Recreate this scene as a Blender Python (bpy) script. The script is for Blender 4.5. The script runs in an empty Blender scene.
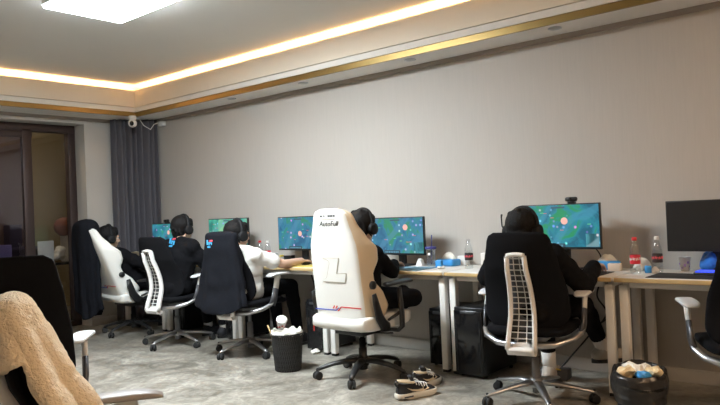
import bpy, bmesh, math, random
from mathutils import Vector, Matrix, noise

S = bpy.context.scene
COL = S.collection
V3 = Vector
PI = math.pi
rnd = random.Random(7)

# ------------------------------------------------------------------ camera, world, exposure
CAM_H = 1.22
cam_data = bpy.data.cameras.new('camera')
cam_data.sensor_width = 36.0
cam_data.lens = 680.0 / 720.0 * 36.0
cam_data.clip_start = 0.05
cam = bpy.data.objects.new('camera', cam_data)
COL.objects.link(cam)
yaw, pitch, roll = math.radians(49.54), math.radians(0.61), math.radians(-2.48)
fw = V3((math.sin(yaw) * math.cos(pitch), math.cos(yaw) * math.cos(pitch), math.sin(pitch)))
rt = V3((math.cos(yaw), -math.sin(yaw), 0))
up = rt.cross(fw)
r2 = rt * math.cos(roll) + up * math.sin(roll)
u2 = up * math.cos(roll) - rt * math.sin(roll)
cam.matrix_world = Matrix(((r2.x, u2.x, -fw.x, 0), (r2.y, u2.y, -fw.y, 0), (r2.z, u2.z, -fw.z, CAM_H), (0, 0, 0, 1)))
S.camera = cam

world = bpy.data.worlds.new('night')
S.world = world
world.use_nodes = True
world.node_tree.nodes['Background'].inputs[0].default_value = (0.02, 0.022, 0.03, 1)
world.node_tree.nodes['Background'].inputs[1].default_value = 0.3
S.view_settings.view_transform = 'Standard'
S.view_settings.look = 'None'
S.view_settings.gamma = 1.0
S.view_settings.use_curve_mapping = False
S.view_settings.exposure = 0.0
PANEL_POWER = 84.0      # radiance of the big ceiling panel's diffuser
COVE_POWER = 92.0       # radiance of the warm LED strip hidden behind the cove lip
WARM_POWER = 85.0
wl = bpy.data.lights.new('warm_ceiling_lamp', 'AREA'); wl.shape = 'RECTANGLE'; wl.size = 0.7; wl.size_y = 0.7; wl.energy = WARM_POWER; wl.color = (1.0, 0.68, 0.42)
wlo = bpy.data.objects.new('warm_ceiling_lamp', wl); COL.objects.link(wlo); wlo.location = (2.3, -1.1, 2.78)   # second lamp of the room, behind the camera to the right

WALL_X, WIN_Y = 4.75, 7.57
LEFT_X, BACK_Y = -1.9, -2.6
SOFFIT_Z, LIP_Z, CEIL_Z = 2.43, 2.735, 2.80
TRAY_X, TRAY_Y = 4.40, 7.165
TRAY_X0, TRAY_Y0 = LEFT_X + 0.35, BACK_Y + 0.4

S.cycles.transparent_max_bounces = 32

# ------------------------------------------------------------------ materials
def new_mat(name):
    m = bpy.data.materials.new(name)
    m.use_nodes = True
    nt = m.node_tree
    return m, nt, nt.nodes['Principled BSDF']

def pm(name, col, rough=0.5, metal=0.0, var=0.0, scale=30.0, bump=0.0, bscale=120.0, coat=0.0, stretch=None, spec=0.5):
    """Principled material with noise in its colour and a noise bump."""
    m, nt, b = new_mat(name)
    L = nt.links
    b.inputs['Base Color'].default_value = (*col, 1)
    b.inputs['Roughness'].default_value = rough
    b.inputs['Metallic'].default_value = metal
    b.inputs['Coat Weight'].default_value = coat
    b.inputs['Specular IOR Level'].default_value = spec
    if var or bump:
        tc = nt.nodes.new('ShaderNodeTexCoord')
        mp = nt.nodes.new('ShaderNodeMapping')
        L.new(tc.outputs['Object'], mp.inputs[0])
        if stretch: mp.inputs['Scale'].default_value = stretch
    if var:
        n = nt.nodes.new('ShaderNodeTexNoise'); n.inputs['Scale'].default_value = scale; n.inputs['Detail'].default_value = 4
        L.new(mp.outputs[0], n.inputs[0])
        mx = nt.nodes.new('ShaderNodeMix'); mx.data_type = 'RGBA'
        mx.inputs[6].default_value = (*[c * (1 - var) for c in col], 1)
        mx.inputs[7].default_value = (*[min(1, c * (1 + var)) for c in col], 1)
        L.new(n.outputs[0], mx.inputs[0]); L.new(mx.outputs[2], b.inputs['Base Color'])
    if bump:
        n2 = nt.nodes.new('ShaderNodeTexNoise'); n2.inputs['Scale'].default_value = bscale; n2.inputs['Detail'].default_value = 3
        L.new(mp.outputs[0], n2.inputs[0])
        bp = nt.nodes.new('ShaderNodeBump'); bp.inputs['Strength'].default_value = bump; bp.inputs['Distance'].default_value = 0.01
        L.new(n2.outputs[0], bp.inputs['Height']); L.new(bp.outputs[0], b.inputs['Normal'])
    return m

def emat(name, col, strength):
    m, nt, b = new_mat(name)
    b.inputs['Base Color'].default_value = (0.02, 0.02, 0.02, 1)
    b.inputs['Emission Color'].default_value = (*col, 1)
    b.inputs['Emission Strength'].default_value = strength
    return m

def glass_mat(name, tint=(1, 1, 1), gloss=0.08, rough=0.02):
    m = bpy.data.materials.new(name); m.use_nodes = True
    nt = m.node_tree; nt.nodes.clear()
    o = nt.nodes.new('ShaderNodeOutputMaterial'); t = nt.nodes.new('ShaderNodeBsdfTransparent')
    g = nt.nodes.new('ShaderNodeBsdfGlossy'); x = nt.nodes.new('ShaderNodeMixShader')
    f = nt.nodes.new('ShaderNodeLayerWeight'); a = nt.nodes.new('ShaderNodeMath'); a.operation = 'ADD'; a.inputs[1].default_value = gloss
    f.inputs[0].default_value = 0.12
    t.inputs[0].default_value = (*tint, 1); g.inputs['Roughness'].default_value = rough
    pw = nt.nodes.new('ShaderNodeMath'); pw.operation = 'MULTIPLY'; pw.inputs[1].default_value = 0.35
    nt.links.new(f.outputs[1], pw.inputs[0]); nt.links.new(pw.outputs[0], a.inputs[0]); nt.links.new(a.outputs[0], x.inputs[0])
    nt.links.new(t.outputs[0], x.inputs[1]); nt.links.new(g.outputs[0], x.inputs[2]); nt.links.new(x.outputs[0], o.inputs[0])
    return m

def floor_mat():
    m, nt, b = new_mat('polished grey stone tile'); L = nt.links
    tc = nt.nodes.new('ShaderNodeTexCoord')
    n = nt.nodes.new('ShaderNodeTexNoise'); n.inputs['Scale'].default_value = 2.3; n.inputs['Detail'].default_value = 9; n.inputs['Roughness'].default_value = 0.72; n.inputs['Distortion'].default_value = 1.4
    L.new(tc.outputs['Object'], n.inputs[0])
    r = nt.nodes.new('ShaderNodeValToRGB')
    e = r.color_ramp.elements
    e[0].position = 0.33; e[0].color = (0.15, 0.135, 0.112, 1)
    e[1].position = 0.66; e[1].color = (0.52, 0.49, 0.43, 1)
    k = r.color_ramp.elements.new(0.5); k.color = (0.31, 0.287, 0.245, 1)
    L.new(n.outputs[0], r.inputs[0])
    n2 = nt.nodes.new('ShaderNodeTexNoise'); n2.inputs['Scale'].default_value = 9; n2.inputs['Detail'].default_value = 6; n2.inputs['Distortion'].default_value = 2.2
    L.new(tc.outputs['Object'], n2.inputs[0])
    r2_ = nt.nodes.new('ShaderNodeValToRGB'); r2_.color_ramp.elements[0].position = 0.47; r2_.color_ramp.elements[1].position = 0.53
    r2_.color_ramp.elements[0].color = (0.72, 0.71, 0.69, 1)
    L.new(n2.outputs[0], r2_.inputs[0])
    mx = nt.nodes.new('ShaderNodeMix'); mx.data_type = 'RGBA'; mx.blend_type = 'MULTIPLY'; mx.inputs[0].default_value = 0.8
    L.new(r.outputs[0], mx.inputs[6]); L.new(r2_.outputs[0], mx.inputs[7])
    # tile joints, 0.8 m grid
    br = nt.nodes.new('ShaderNodeTexBrick'); br.offset = 0.0; br.inputs['Scale'].default_value = 1.0
    br.inputs['Brick Width'].default_value = 0.8; br.inputs['Row Height'].default_value = 0.8; br.inputs['Mortar Size'].default_value = 0.0018
    br.inputs['Color1'].default_value = br.inputs['Color2'].default_value = (1, 1, 1, 1); br.inputs['Mortar'].default_value = (0.62, 0.62, 0.6, 1)
    L.new(tc.outputs['Object'], br.inputs[0])
    mx2 = nt.nodes.new('ShaderNodeMix'); mx2.data_type = 'RGBA'; mx2.blend_type = 'MULTIPLY'; mx2.inputs[0].default_value = 1.0
    L.new(mx.outputs[2], mx2.inputs[6]); L.new(br.outputs[0], mx2.inputs[7])
    L.new(mx2.outputs[2], b.inputs['Base Color'])
    b.inputs['Roughness'].default_value = 0.30
    b.inputs['Specular IOR Level'].default_value = 0.5
    return m

def screen_mat(name, seed, strength, tones):
    """A lit game view: a noisy map of greens and teals with paths, small bright bodies and spell glows."""
    m, nt, b = new_mat(name); L = nt.links; N = nt.nodes
    tc = N.new('ShaderNodeTexCoord'); mp = N.new('ShaderNodeMapping'); mp.inputs['Location'].default_value = (seed * 3.1, seed * 7.7, seed * 1.3)
    L.new(tc.outputs['Object'], mp.inputs[0])
    n = N.new('ShaderNodeTexNoise'); n.inputs['Scale'].default_value = 7; n.inputs['Detail'].default_value = 4; n.inputs['Roughness'].default_value = 0.55; n.inputs['Distortion'].default_value = 1.0
    L.new(mp.outputs[0], n.inputs[0])
    r = N.new('ShaderNodeValToRGB'); e = r.color_ramp.elements
    e[0].position = 0.36; e[0].color = (*tones[0], 1); e[1].position = 0.60; e[1].color = (*tones[2], 1)
    k = e.new(0.5); k.color = (*tones[1], 1)
    L.new(n.outputs[0], r.inputs[0])
    w = N.new('ShaderNodeTexWave'); w.inputs['Scale'].default_value = 2.2; w.inputs['Distortion'].default_value = 4; w.bands_direction = 'DIAGONAL'
    L.new(mp.outputs[0], w.inputs[0])
    rw = N.new('ShaderNodeValToRGB'); rw.color_ramp.elements[0].position = 0.80; rw.color_ramp.elements[1].position = 0.92
    L.new(w.outputs[0], rw.inputs[0])
    mx = N.new('ShaderNodeMix'); mx.data_type = 'RGBA'; mx.inputs[7].default_value = (*tones[3], 1)
    ml = N.new('ShaderNodeMath'); ml.operation = 'MULTIPLY'; ml.inputs[1].default_value = 0.55
    L.new(rw.outputs[0], ml.inputs[0]); L.new(ml.outputs[0], mx.inputs[0]); L.new(r.outputs[0], mx.inputs[6])
    vo = N.new('ShaderNodeTexVoronoi'); vo.inputs['Scale'].default_value = 26
    L.new(mp.outputs[0], vo.inputs[0])
    rv = N.new('ShaderNodeValToRGB'); rv.color_ramp.elements[0].position = 0.10; rv.color_ramp.elements[0].color = (1, 1, 1, 1)
    rv.color_ramp.elements[1].position = 0.34; rv.color_ramp.elements[1].color = (0, 0, 0, 1)
    L.new(vo.outputs['Distance'], rv.inputs[0])
    hs = N.new('ShaderNodeHueSaturation'); hs.inputs['Saturation'].default_value = 0.8; hs.inputs['Value'].default_value = 0.9
    L.new(vo.outputs['Color'], hs.inputs['Color'])
    sp = N.new('ShaderNodeMix'); sp.data_type = 'RGBA'
    sx = N.new('ShaderNodeSeparateColor'); L.new(vo.outputs['Color'], sx.inputs[0])
    gt = N.new('ShaderNodeMath'); gt.operation = 'GREATER_THAN'; gt.inputs[1].default_value = 0.70; L.new(sx.outputs[2], gt.inputs[0])
    m2 = N.new('ShaderNodeMath'); m2.operation = 'MULTIPLY'; L.new(gt.outputs[0], m2.inputs[1])
    L.new(rv.outputs[0], m2.inputs[0]); L.new(m2.outputs[0], sp.inputs[0]); L.new(mx.outputs[2], sp.inputs[6]); L.new(hs.outputs[0], sp.inputs[7])
    b.inputs['Base Color'].default_value = (0.01, 0.01, 0.01, 1); b.inputs['Roughness'].default_value = 0.35
    L.new(sp.outputs[2], b.inputs['Emission Color']); b.inputs['Emission Strength'].default_value = strength
    return m

M = {}
M['wall'] = pm('woven grey beige wall covering', (0.465, 0.435, 0.40), 0.75, 0, 0.06, 14, 0.08, 60, stretch=(9, 9, 0.35))
M['farwall'] = pm('warm grey painted wall', (0.50, 0.475, 0.44), 0.8, 0, 0.03, 5)
M['ceil'] = pm('matt white ceiling paint', (0.68, 0.655, 0.62), 0.9, 0, 0.02, 3)
M['soffit'] = pm('matt pale grey soffit paint', (0.78, 0.75, 0.71), 0.85, 0, 0.02, 3)
M['fascia'] = pm('cream fascia moulding paint', (0.78, 0.70, 0.58), 0.7, 0, 0.02, 4)
M['step'] = pm('white step moulding paint', (0.74, 0.71, 0.66), 0.6, 0, 0.02, 4)
M['taupe'] = pm('taupe shadow gap paint', (0.33, 0.29, 0.26), 0.8, 0, 0.03, 6)  # shadow of the soffit gap put into the colour
M['brass'] = pm('brushed brass strip', (0.27, 0.185, 0.07), 0.36, 0.9, 0.05, 40, stretch=(1, 1, 8))
M['floor'] = floor_mat()
M['base'] = pm('pale stone skirting', (0.52, 0.50, 0.47), 0.45, 0, 0.05, 12)
M['brown'] = pm('dark brown aluminium', (0.055, 0.036, 0.034), 0.4, 0.3, 0.05, 30)
M['glass'] = glass_mat('clear pane', (0.80, 0.80, 0.80), 0.02)
M['glass_v'] = glass_mat('violet grey pane', (0.50, 0.47, 0.60), 0.05)
M['olive'] = pm('olive beige balcony wall', (0.36, 0.30, 0.19), 0.85, 0, 0.05, 5)
M['curtain'] = pm('blue grey curtain weave', (0.105, 0.10, 0.115), 0.85, 0, 0.12, 90, 0.2, 300, stretch=(1, 1, 0.2))
M['panel'] = emat('cool white light diffuser', (0.86, 0.95, 1.0), PANEL_POWER)
M['panelframe'] = pm('white lamp frame', (0.75, 0.78, 0.82), 0.4)
M['led'] = emat('warm led strip', (1.0, 0.58, 0.24), COVE_POWER)
M['white'] = pm('white powder coat', (0.84, 0.82, 0.78), 0.42, 0, 0.02, 20)
M['wplastic'] = pm('white plastic', (0.76, 0.75, 0.73), 0.38)
M['gplastic'] = pm('pale grey plastic', (0.50, 0.51, 0.53), 0.42)
M['top'] = pm('white laminate', (0.70, 0.68, 0.64), 0.4, 0, 0.02, 8)
M['oak'] = pm('oak edge band', (0.52, 0.36, 0.16), 0.5, 0, 0.2, 14, stretch=(1, 0.15, 3))
M['chrome'] = pm('satin aluminium', (0.46, 0.46, 0.47), 0.36, 1.0)
M['sleeve'] = pm('grey metal sleeve', (0.11, 0.11, 0.12), 0.35, 0.6)
M['hsblack'] = pm('matt black headset plastic', (0.010, 0.010, 0.011), 0.6, spec=0.2)
M['dgrey'] = pm('dark grey plastic', (0.05, 0.05, 0.053), 0.5)
M['black'] = pm('black plastic', (0.014, 0.014, 0.015), 0.4)
M['gblack'] = pm('glossy black plastic', (0.010, 0.010, 0.011), 0.12)
M['rubber'] = pm('black rubber', (0.016, 0.016, 0.016), 0.75)
M['bfabric'] = pm('black woven upholstery', (0.008, 0.008, 0.0095), 0.95, 0, 0.2, 200, 0.15, 500, spec=0.1)
M['bcloth'] = pm('black cotton', (0.008, 0.008, 0.0095), 0.95, 0, 0.2, 60, 0.15, 200, spec=0.08)
M['navy'] = pm('blue black jacket cloth', (0.0085, 0.0092, 0.0125), 0.92, 0, 0.25, 40, 0.2, 160, spec=0.1)
M['wcloth'] = pm('white cotton', (0.70, 0.68, 0.65), 0.9, 0, 0.03, 30, 0.1, 120)
M['leather'] = pm('white synthetic leather', (0.78, 0.77, 0.73), 0.42, 0, 0.02, 20, 0.05, 260)
M['cream'] = pm('cream trim and leather tinted with warm shade', (0.70, 0.57, 0.40), 0.45, 0, 0.03, 20, 0.05, 260)
M['tan'] = pm('brown outline stitching', (0.50, 0.42, 0.32), 0.6)
M['red'] = pm('red print', (0.62, 0.035, 0.04), 0.5)
M['pink'] = pm('coral red print', (0.80, 0.10, 0.13), 0.5)
M['blue'] = pm('blue print', (0.05, 0.09, 0.55), 0.5)
M['cyan'] = pm('sky blue print', (0.07, 0.42, 0.75), 0.5)
M['skin'] = pm('skin', (0.56, 0.36, 0.26), 0.5, 0, 0.06, 40, 0.04, 200)
M['lip'] = pm('lips', (0.42, 0.17, 0.14), 0.5)
M['hair'] = pm('black hair', (0.007, 0.006, 0.006), 0.6, 0, 0.3, 80, 0.5, 90, stretch=(3, 3, 0.7), spec=0.18)
M['eyew'] = pm('eye white', (0.7, 0.7, 0.68), 0.2)
M['fleece'] = pm('beige teddy fleece', (0.86, 0.74, 0.56), 1.0, 0, 0.10, 70, 1.0, 130, spec=0.1)
M['lining'] = pm('dark brown lining', (0.03, 0.02, 0.017), 0.8)
M['pcblack'] = pm('black steel case', (0.012, 0.012, 0.013), 0.3, 0.2)
M['mesh'] = pm('black wire mesh', (0.018, 0.018, 0.018), 0.5, 0.3)
M['bag'] = pm('black bin liner film', (0.016, 0.014, 0.013), 0.28, 0, 0.1, 20, 0.5, 25)
M['paper'] = pm('white tissue paper', (0.76, 0.73, 0.66), 0.95, 0, 0.04, 20)
M['cpaper'] = pm('cream tissue paper', (0.72, 0.58, 0.36), 0.95, 0, 0.08, 20)
M['bluepack'] = pm('bright blue packaging', (0.05, 0.30, 0.68), 0.4, 0, 0.1, 30)
M['bluefilm'] = pm('glossy blue film', (0.04, 0.22, 0.72), 0.18, 0, 0.15, 14)
M['clear'] = glass_mat('clear plastic', (0.93, 0.95, 0.96), 0.10, 0.05)
M['lidblue'] = pm('dark blue lid', (0.03, 0.035, 0.20), 0.35)
M['beigebox'] = pm('pale card', (0.62, 0.52, 0.42), 0.7, 0, 0.05, 20)
M['kraft'] = pm('milk tea', (0.60, 0.46, 0.30), 0.4)
M['purple'] = pm('lilac print', (0.34, 0.25, 0.55), 0.6)
M['tealpad'] = pm('teal blue mat cloth', (0.14, 0.27, 0.36), 0.85, 0, 0.1, 30)
M['ypad'] = pm('yellow mat cloth', (0.52, 0.40, 0.10), 0.8)
M['ball'] = pm('reddish brown leather', (0.22, 0.055, 0.022), 0.55, 0, 0.1, 30, 0.4, 200)
M['wood'] = pm('red brown timber', (0.14, 0.05, 0.03), 0.5, 0, 0.2, 12, stretch=(4, 4, 0.5))
M['greypad'] = pm('grey brown armrest pad', (0.30, 0.275, 0.26), 0.45)  # darker grey brown pad, nearest chair only
M['grey'] = pm('mid grey plastic', (0.15, 0.15, 0.16), 0.5)
M['yellow'] = pm('yellow label', (0.70, 0.52, 0.06), 0.6)
M['shoe'] = pm('black knit', (0.015, 0.015, 0.018), 0.8, 0, 0.2, 80, 0.3, 200)
M['sole'] = pm('ivory foam', (0.70, 0.66, 0.58), 0.6)
M['greyshoe'] = pm('grey suede', (0.40, 0.37, 0.33), 0.85)
M['bluelight'] = emat('blue key light', (0.05, 0.10, 1.0), 1.2)
M['redlight'] = emat('red case light', (1.0, 0.05, 0.03), 0.5)
M['lens'] = pm('dark lens', (0.01, 0.01, 0.012), 0.08)
M['spotlens'] = pm('frosted downlight lens', (0.42, 0.40, 0.37), 0.4)

# ------------------------------------------------------------------ mesh builder
def rotz(a): return Matrix.Rotation(a, 3, 'Z')

class MB:
    def __init__(s): s.bm = bmesh.new(); s.m = 0
    def _f(s, vs, smooth=True):
        try:
            f = s.bm.faces.new(vs); f.material_index = s.m; f.smooth = smooth; return f
        except ValueError: return None
    def ring_loft(s, rings, cap0=True, cap1=True, closed=True, smooth=True):
        R = [[s.bm.verts.new(p) for p in ring] for ring in rings]
        n = len(R[0])
        for a, b in zip(R[:-1], R[1:]):
            for i in range(n if closed else n - 1):
                j = (i + 1) % n
                s._f((a[i], a[j], b[j], b[i]), smooth)
        if cap0: s._f(tuple(reversed(R[0])), smooth and n > 12)
        if cap1: s._f(tuple(R[-1]), smooth and n > 12)
        return R
    def box(s, c, size, rot=None, bev=0.0, seg=2):
        c = V3(c); h = V3(size) / 2
        t = bmesh.new(); bmesh.ops.create_cube(t, size=1.0)
        for v in t.verts: v.co = V3((v.co.x * size[0], v.co.y * size[1], v.co.z * size[2]))
        if bev > 0:
            bmesh.ops.bevel(t, geom=t.edges[:], offset=min(bev, min(size) * 0.49), segments=seg, affect='EDGES', profile=0.5)
        for v in t.verts: v.co = (rot @ v.co if rot else v.co) + c
        s._merge(t, bev > 0)
    def _merge(s, t, smooth):
        mp = {v: s.bm.verts.new(v.co) for v in t.verts}
        for f in t.faces: s._f([mp[v] for v in f.verts], smooth)
        t.free()
    def tube(s, pts, r, n=10, squash=None, cap=True):
        """sweep an ellipse along a path; r is a number or a list; squash=(vector, ratio) flattens along that vector"""
        pts = [V3(p) for p in pts]; k = len(pts)
        rr = r if isinstance(r, (list, tuple)) else [r] * k
        rings = []; prev = None
        for i, p in enumerate(pts):
            t = (pts[min(i + 1, k - 1)] - pts[max(i - 1, 0)]).normalized()
            if squash:
                a = V3(squash[0]); a = (a - t * a.dot(t)).normalized()
            elif prev is None:
                a = t.orthogonal().normalized()
            else:
                a = (prev - t * prev.dot(t)).normalized()
            prev = a; b = t.cross(a)
            q = squash[1] if squash else 1.0
            rings.append([p + a * (rr[i] * q * math.cos(2 * PI * j / n)) + b * (rr[i] * math.sin(2 * PI * j / n)) for j in range(n)])
        s.ring_loft(rings, cap, cap)
    def cyl(s, a, b, r, r2=None, n=20): s.tube([a, b], [r, r if r2 is None else r2], n)
    def lathe(s, prof, c=(0, 0, 0), n=24, rot=None, cap0=True, cap1=True):
        c = V3(c); rings = []
        for r, z in prof:
            ring = []
            for j in range(n):
                p = V3((r * math.cos(2 * PI * j / n), r * math.sin(2 * PI * j / n), z))
                ring.append((rot @ p if rot else p) + c)
            rings.append(ring)
        s.ring_loft(rings, cap0, cap1)
    def prism(s, poly, fn, d0, d1, smooth=False):
        """2-D outline extruded: fn(u, v, d) gives the point"""
        s.ring_loft([[V3(fn(u, v, d0)) for u, v in poly], [V3(fn(u, v, d1)) for u, v in poly]], smooth=smooth)
    def ell(s, c, r, rot=None, nu=20, nv=12):
        c = V3(c); rings = []
        for i in range(1, nv):
            t = PI * i / nv
            ring = []
            for j in range(nu):
                a = 2 * PI * j / nu
                p = V3((r[0] * math.sin(t) * math.cos(a), r[1] * math.sin(t) * math.sin(a), -r[2] * math.cos(t)))
                ring.append((rot @ p if rot else p) + c)
            rings.append(ring)
        R = s.ring_loft(rings, False, False)
        for z, ring, flip in ((-1, R[0], True), (1, R[-1], False)):
            p = V3((0, 0, z * r[2])); v = s.bm.verts.new((rot @ p if rot else p) + c)
            for j in range(nu):
                k = (j + 1) % nu
                s._f((ring[k], ring[j], v) if flip else (ring[j], ring[k], v))
    def cap(s, a, b, ra, rb=None, n=14):
        """capsule with rounded ends"""
        a, b = V3(a), V3(b); rb = ra if rb is None else rb
        t = (b - a); t = t.normalized() if t.length > 1e-6 else V3((0, 0, 1))
        e = t.orthogonal().normalized(); f = t.cross(e); rings = []
        def ring(c, r): rings.append([c + e * (r * math.cos(2 * PI * j / n)) + f * (r * math.sin(2 * PI * j / n)) for j in range(n)])
        for k in (80, 60, 40, 20): ring(a - t * ra * math.sin(math.radians(k)), ra * math.cos(math.radians(k)))
        ring(a, ra); ring(b, rb)
        for k in (20, 40, 60, 80): ring(b + t * rb * math.sin(math.radians(k)), rb * math.cos(math.radians(k)))
        s.ring_loft(rings)
    def grid(s, fn, nu, nv):
        """open sheet fn(u, v), u and v in 0..1"""
        R = [[s.bm.verts.new(V3(fn(i / nu, j / nv))) for i in range(nu + 1)] for j in range(nv + 1)]
        for j in range(nv):
            for i in range(nu): s._f((R[j][i], R[j][i + 1], R[j + 1][i + 1], R[j + 1][i]))
    def build(s, name, mats, parent=None, loc=None, rz=None, fixn=True):
        me = bpy.data.meshes.new(name)
        if fixn: bmesh.ops.recalc_face_normals(s.bm, faces=s.bm.faces[:])
        s.bm.to_mesh(me); s.bm.free()
        for m in (mats if isinstance(mats, (list, tuple)) else [mats]): me.materials.append(m)
        o = bpy.data.objects.new(name, me); COL.objects.link(o)
        if parent: o.parent = parent
        if loc is not None: o.location = loc
        if rz is not None: o.rotation_euler = (0, 0, rz)
        return o

def tag(o, label=None, cat=None, group=None, kind=None):
    if label: o['label'] = label
    if cat: o['category'] = cat
    if group: o['group'] = group
    if kind: o['kind'] = kind
    return o
def thing(name, label, cat, loc=(0, 0, 0), rz=0.0, group=None):
    o = bpy.data.objects.new(name, None); COL.objects.link(o); o.empty_display_size = 0.1
    o.location = loc; o.rotation_euler = (0, 0, rz)
    return tag(o, label, cat, group)

def copy_tree(o, parent=None):
    c = o.copy(); COL.objects.link(c)
    if parent: c.parent = parent
    for k in list(o.children): copy_tree(k, c)
    return c
def mod(o, kind, **kw):
    m = o.modifiers.new(kind.lower(), kind)
    for k, v in kw.items(): setattr(m, k, v)
    return m
def structure(o, label=None):
    o['kind'] = 'structure'
    if label: o['label'] = label
    return o
def text_mesh(name, body, size, mat, fn, parent, shear=0.0, depth=0.0008):
    """lettering: flat text turned into a mesh and laid by fn(u, v, d)"""
    cu = bpy.data.curves.new(name, 'FONT'); cu.body = body; cu.size = size; cu.shear = shear; cu.extrude = depth
    cu.align_x = 'CENTER'; cu.align_y = 'CENTER'; cu.resolution_u = 3
    o = bpy.data.objects.new(name, cu); COL.objects.link(o)
    bpy.context.view_layer.update()
    me = bpy.data.meshes.new_from_object(o.evaluated_get(bpy.context.evaluated_depsgraph_get()))
    bpy.data.objects.remove(o); bpy.data.curves.remove(cu)
    for v in me.vertices: v.co = V3(fn(v.co.x, v.co.y, v.co.z))
    me.materials.clear(); me.materials.append(mat); me.name = name
    t = bpy.data.objects.new(name, me); COL.objects.link(t); t.parent = parent
    return t
def lerp(tab, z):
    if z <= tab[0][0]: return tab[0][1]
    for (a, x), (b, y) in zip(tab[:-1], tab[1:]):
        if z <= b:
            t = (z - a) / (b - a); t = t * t * (3 - 2 * t) * 0.5 + t * 0.5
            return x + (y - x) * t
    return tab[-1][1]

# ------------------------------------------------------------------ room shell
def sbox(name, c, size, mat, bev=0.0, label=None):
    b = MB(); b.box(c, size, None, bev); return structure(b.build(name, mat), label)
def span(name, x0, x1, y0, y1, z0, z1, mat, bev=0.0):
    return sbox(name, ((x0 + x1) / 2, (y0 + y1) / 2, (z0 + z1) / 2), (x1 - x0, y1 - y0, z1 - z0), mat, bev)

OPEN_X0, OPEN_X1, OPEN_Z = 1.9, 3.97, 2.36
span('floor', LEFT_X - 0.2, WALL_X + 0.2, BACK_Y - 0.2, WIN_Y + 0.02, -0.1, 0, M['floor'])
span('wall_right', WALL_X, WALL_X + 0.15, BACK_Y - 0.1, WIN_Y + 0.3, 0, 3.0, M['wall'])
span('wall_left', LEFT_X - 0.15, LEFT_X, BACK_Y - 0.1, WIN_Y + 0.3, 0, 3.0, M['wall'])
span('wall_back', LEFT_X, WALL_X, BACK_Y - 0.15, BACK_Y, 0, 3.0, M['farwall'])
b = MB()
for x0, x1, z0, z1 in ((OPEN_X1, WALL_X, 0, 3.0), (LEFT_X, OPEN_X0, 0, 3.0), (OPEN_X0, OPEN_X1, OPEN_Z, 3.0)):
    b.box(((x0 + x1) / 2, WIN_Y + 0.15, (z0 + z1) / 2), (x1 - x0, 0.3, z1 - z0))
structure(b.build('wall_window', M['farwall']))
# ceiling: recessed tray with a hidden cove all round, lower soffit round the edge
span('ceiling', LEFT_X - 0.1, WALL_X + 0.1, BACK_Y - 0.1, WIN_Y + 0.2, CEIL_Z, CEIL_Z + 0.1, M['ceil'])
COVE = 0.14
def frame(name, mat, ix0, ix1, iy0, iy1, t, z0, z1, label=None):
    """rectangular ring of inner size ix,iy and thickness t outwards"""
    b = MB()
    t4 = t if isinstance(t, tuple) else (t, t, t, t)
    b.box(((ix1 + t4[1] / 2), (iy0 - t4[2] + iy1 + t4[3]) / 2, (z0 + z1) / 2), (t4[1], iy1 - iy0 + t4[2] + t4[3], z1 - z0))
    b.box(((ix0 - t4[0] / 2), (iy0 - t4[2] + iy1 + t4[3]) / 2, (z0 + z1) / 2), (t4[0], iy1 - iy0 + t4[2] + t4[3], z1 - z0))
    b.box(((ix0 + ix1) / 2, iy1 + t4[3] / 2, (z0 + z1) / 2), (ix1 - ix0, t4[3], z1 - z0))
    b.box(((ix0 + ix1) / 2, iy0 - t4[2] / 2, (z0 + z1) / 2), (ix1 - ix0, t4[2], z1 - z0))
    return structure(b.build(name, mat), label)
T = (TRAY_X0, TRAY_X, TRAY_Y0, TRAY_Y)
frame('ceiling_soffit', M['soffit'], T[0] - 0.02, T[1] + 0.02, T[2] - 0.02, T[3] + 0.02,
      (T[0] - 0.02 - LEFT_X, WALL_X - T[1] - 0.02, T[2] - 0.02 - BACK_Y, WIN_Y - T[3] - 0.02), SOFFIT_Z, SOFFIT_Z + 0.05, M['soffit'] and None)
frame('trim_1', M['brass'], T[0], T[1], T[2], T[3], 0.02, SOFFIT_Z - 0.002, SOFFIT_Z + 0.05, 'brass strip along the bottom edge of the cove')
frame('trim_2', M['step'], T[0] + 0.012, T[1] - 0.012, T[2] + 0.012, T[3] - 0.012, 0.03, SOFFIT_Z + 0.05, SOFFIT_Z + 0.101, 'white step above the brass strip')
frame('trim_3', M['fascia'], T[0] + 0.009, T[1] - 0.009, T[2] + 0.009, T[3] - 0.009, 0.03, SOFFIT_Z + 0.108, LIP_Z, 'cream cove fascia')
frame('trim_4', M['soffit'], T[0] - COVE, T[1] + COVE, T[2] - COVE, T[3] + COVE, 0.03, SOFFIT_Z + 0.05, CEIL_Z)
frame('trim_5', M['soffit'], T[0] - 0.025, T[1] + 0.025, T[2] - 0.025, T[3] + 0.025, COVE - 0.025, LIP_Z - 0.09, LIP_Z - 0.075)
# strip for the gap between soffit and walls, its shadow painted in taupe
b = MB()
b.box((WALL_X - 0.012, (BACK_Y + WIN_Y) / 2, SOFFIT_Z - 0.017), (0.024, WIN_Y - BACK_Y, 0.034))
b.box(((LEFT_X + WALL_X) / 2, WIN_Y - 0.012, SOFFIT_Z - 0.017), (WALL_X - LEFT_X, 0.024, 0.034))
structure(b.build('gap_shade_strip', M['taupe']))
b = MB(); b.box((WALL_X - 0.008, (BACK_Y + WIN_Y) / 2, 0.045), (0.016, WIN_Y - BACK_Y, 0.09), None, 0.004); structure(b.build('baseboard_right', M['base']))
b = MB(); b.box(((OPEN_X1 + WALL_X) / 2, WIN_Y - 0.008, 0.045), (WALL_X - OPEN_X1, 0.016, 0.09), None, 0.004); structure(b.build('baseboard_window', M['base']))

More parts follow.
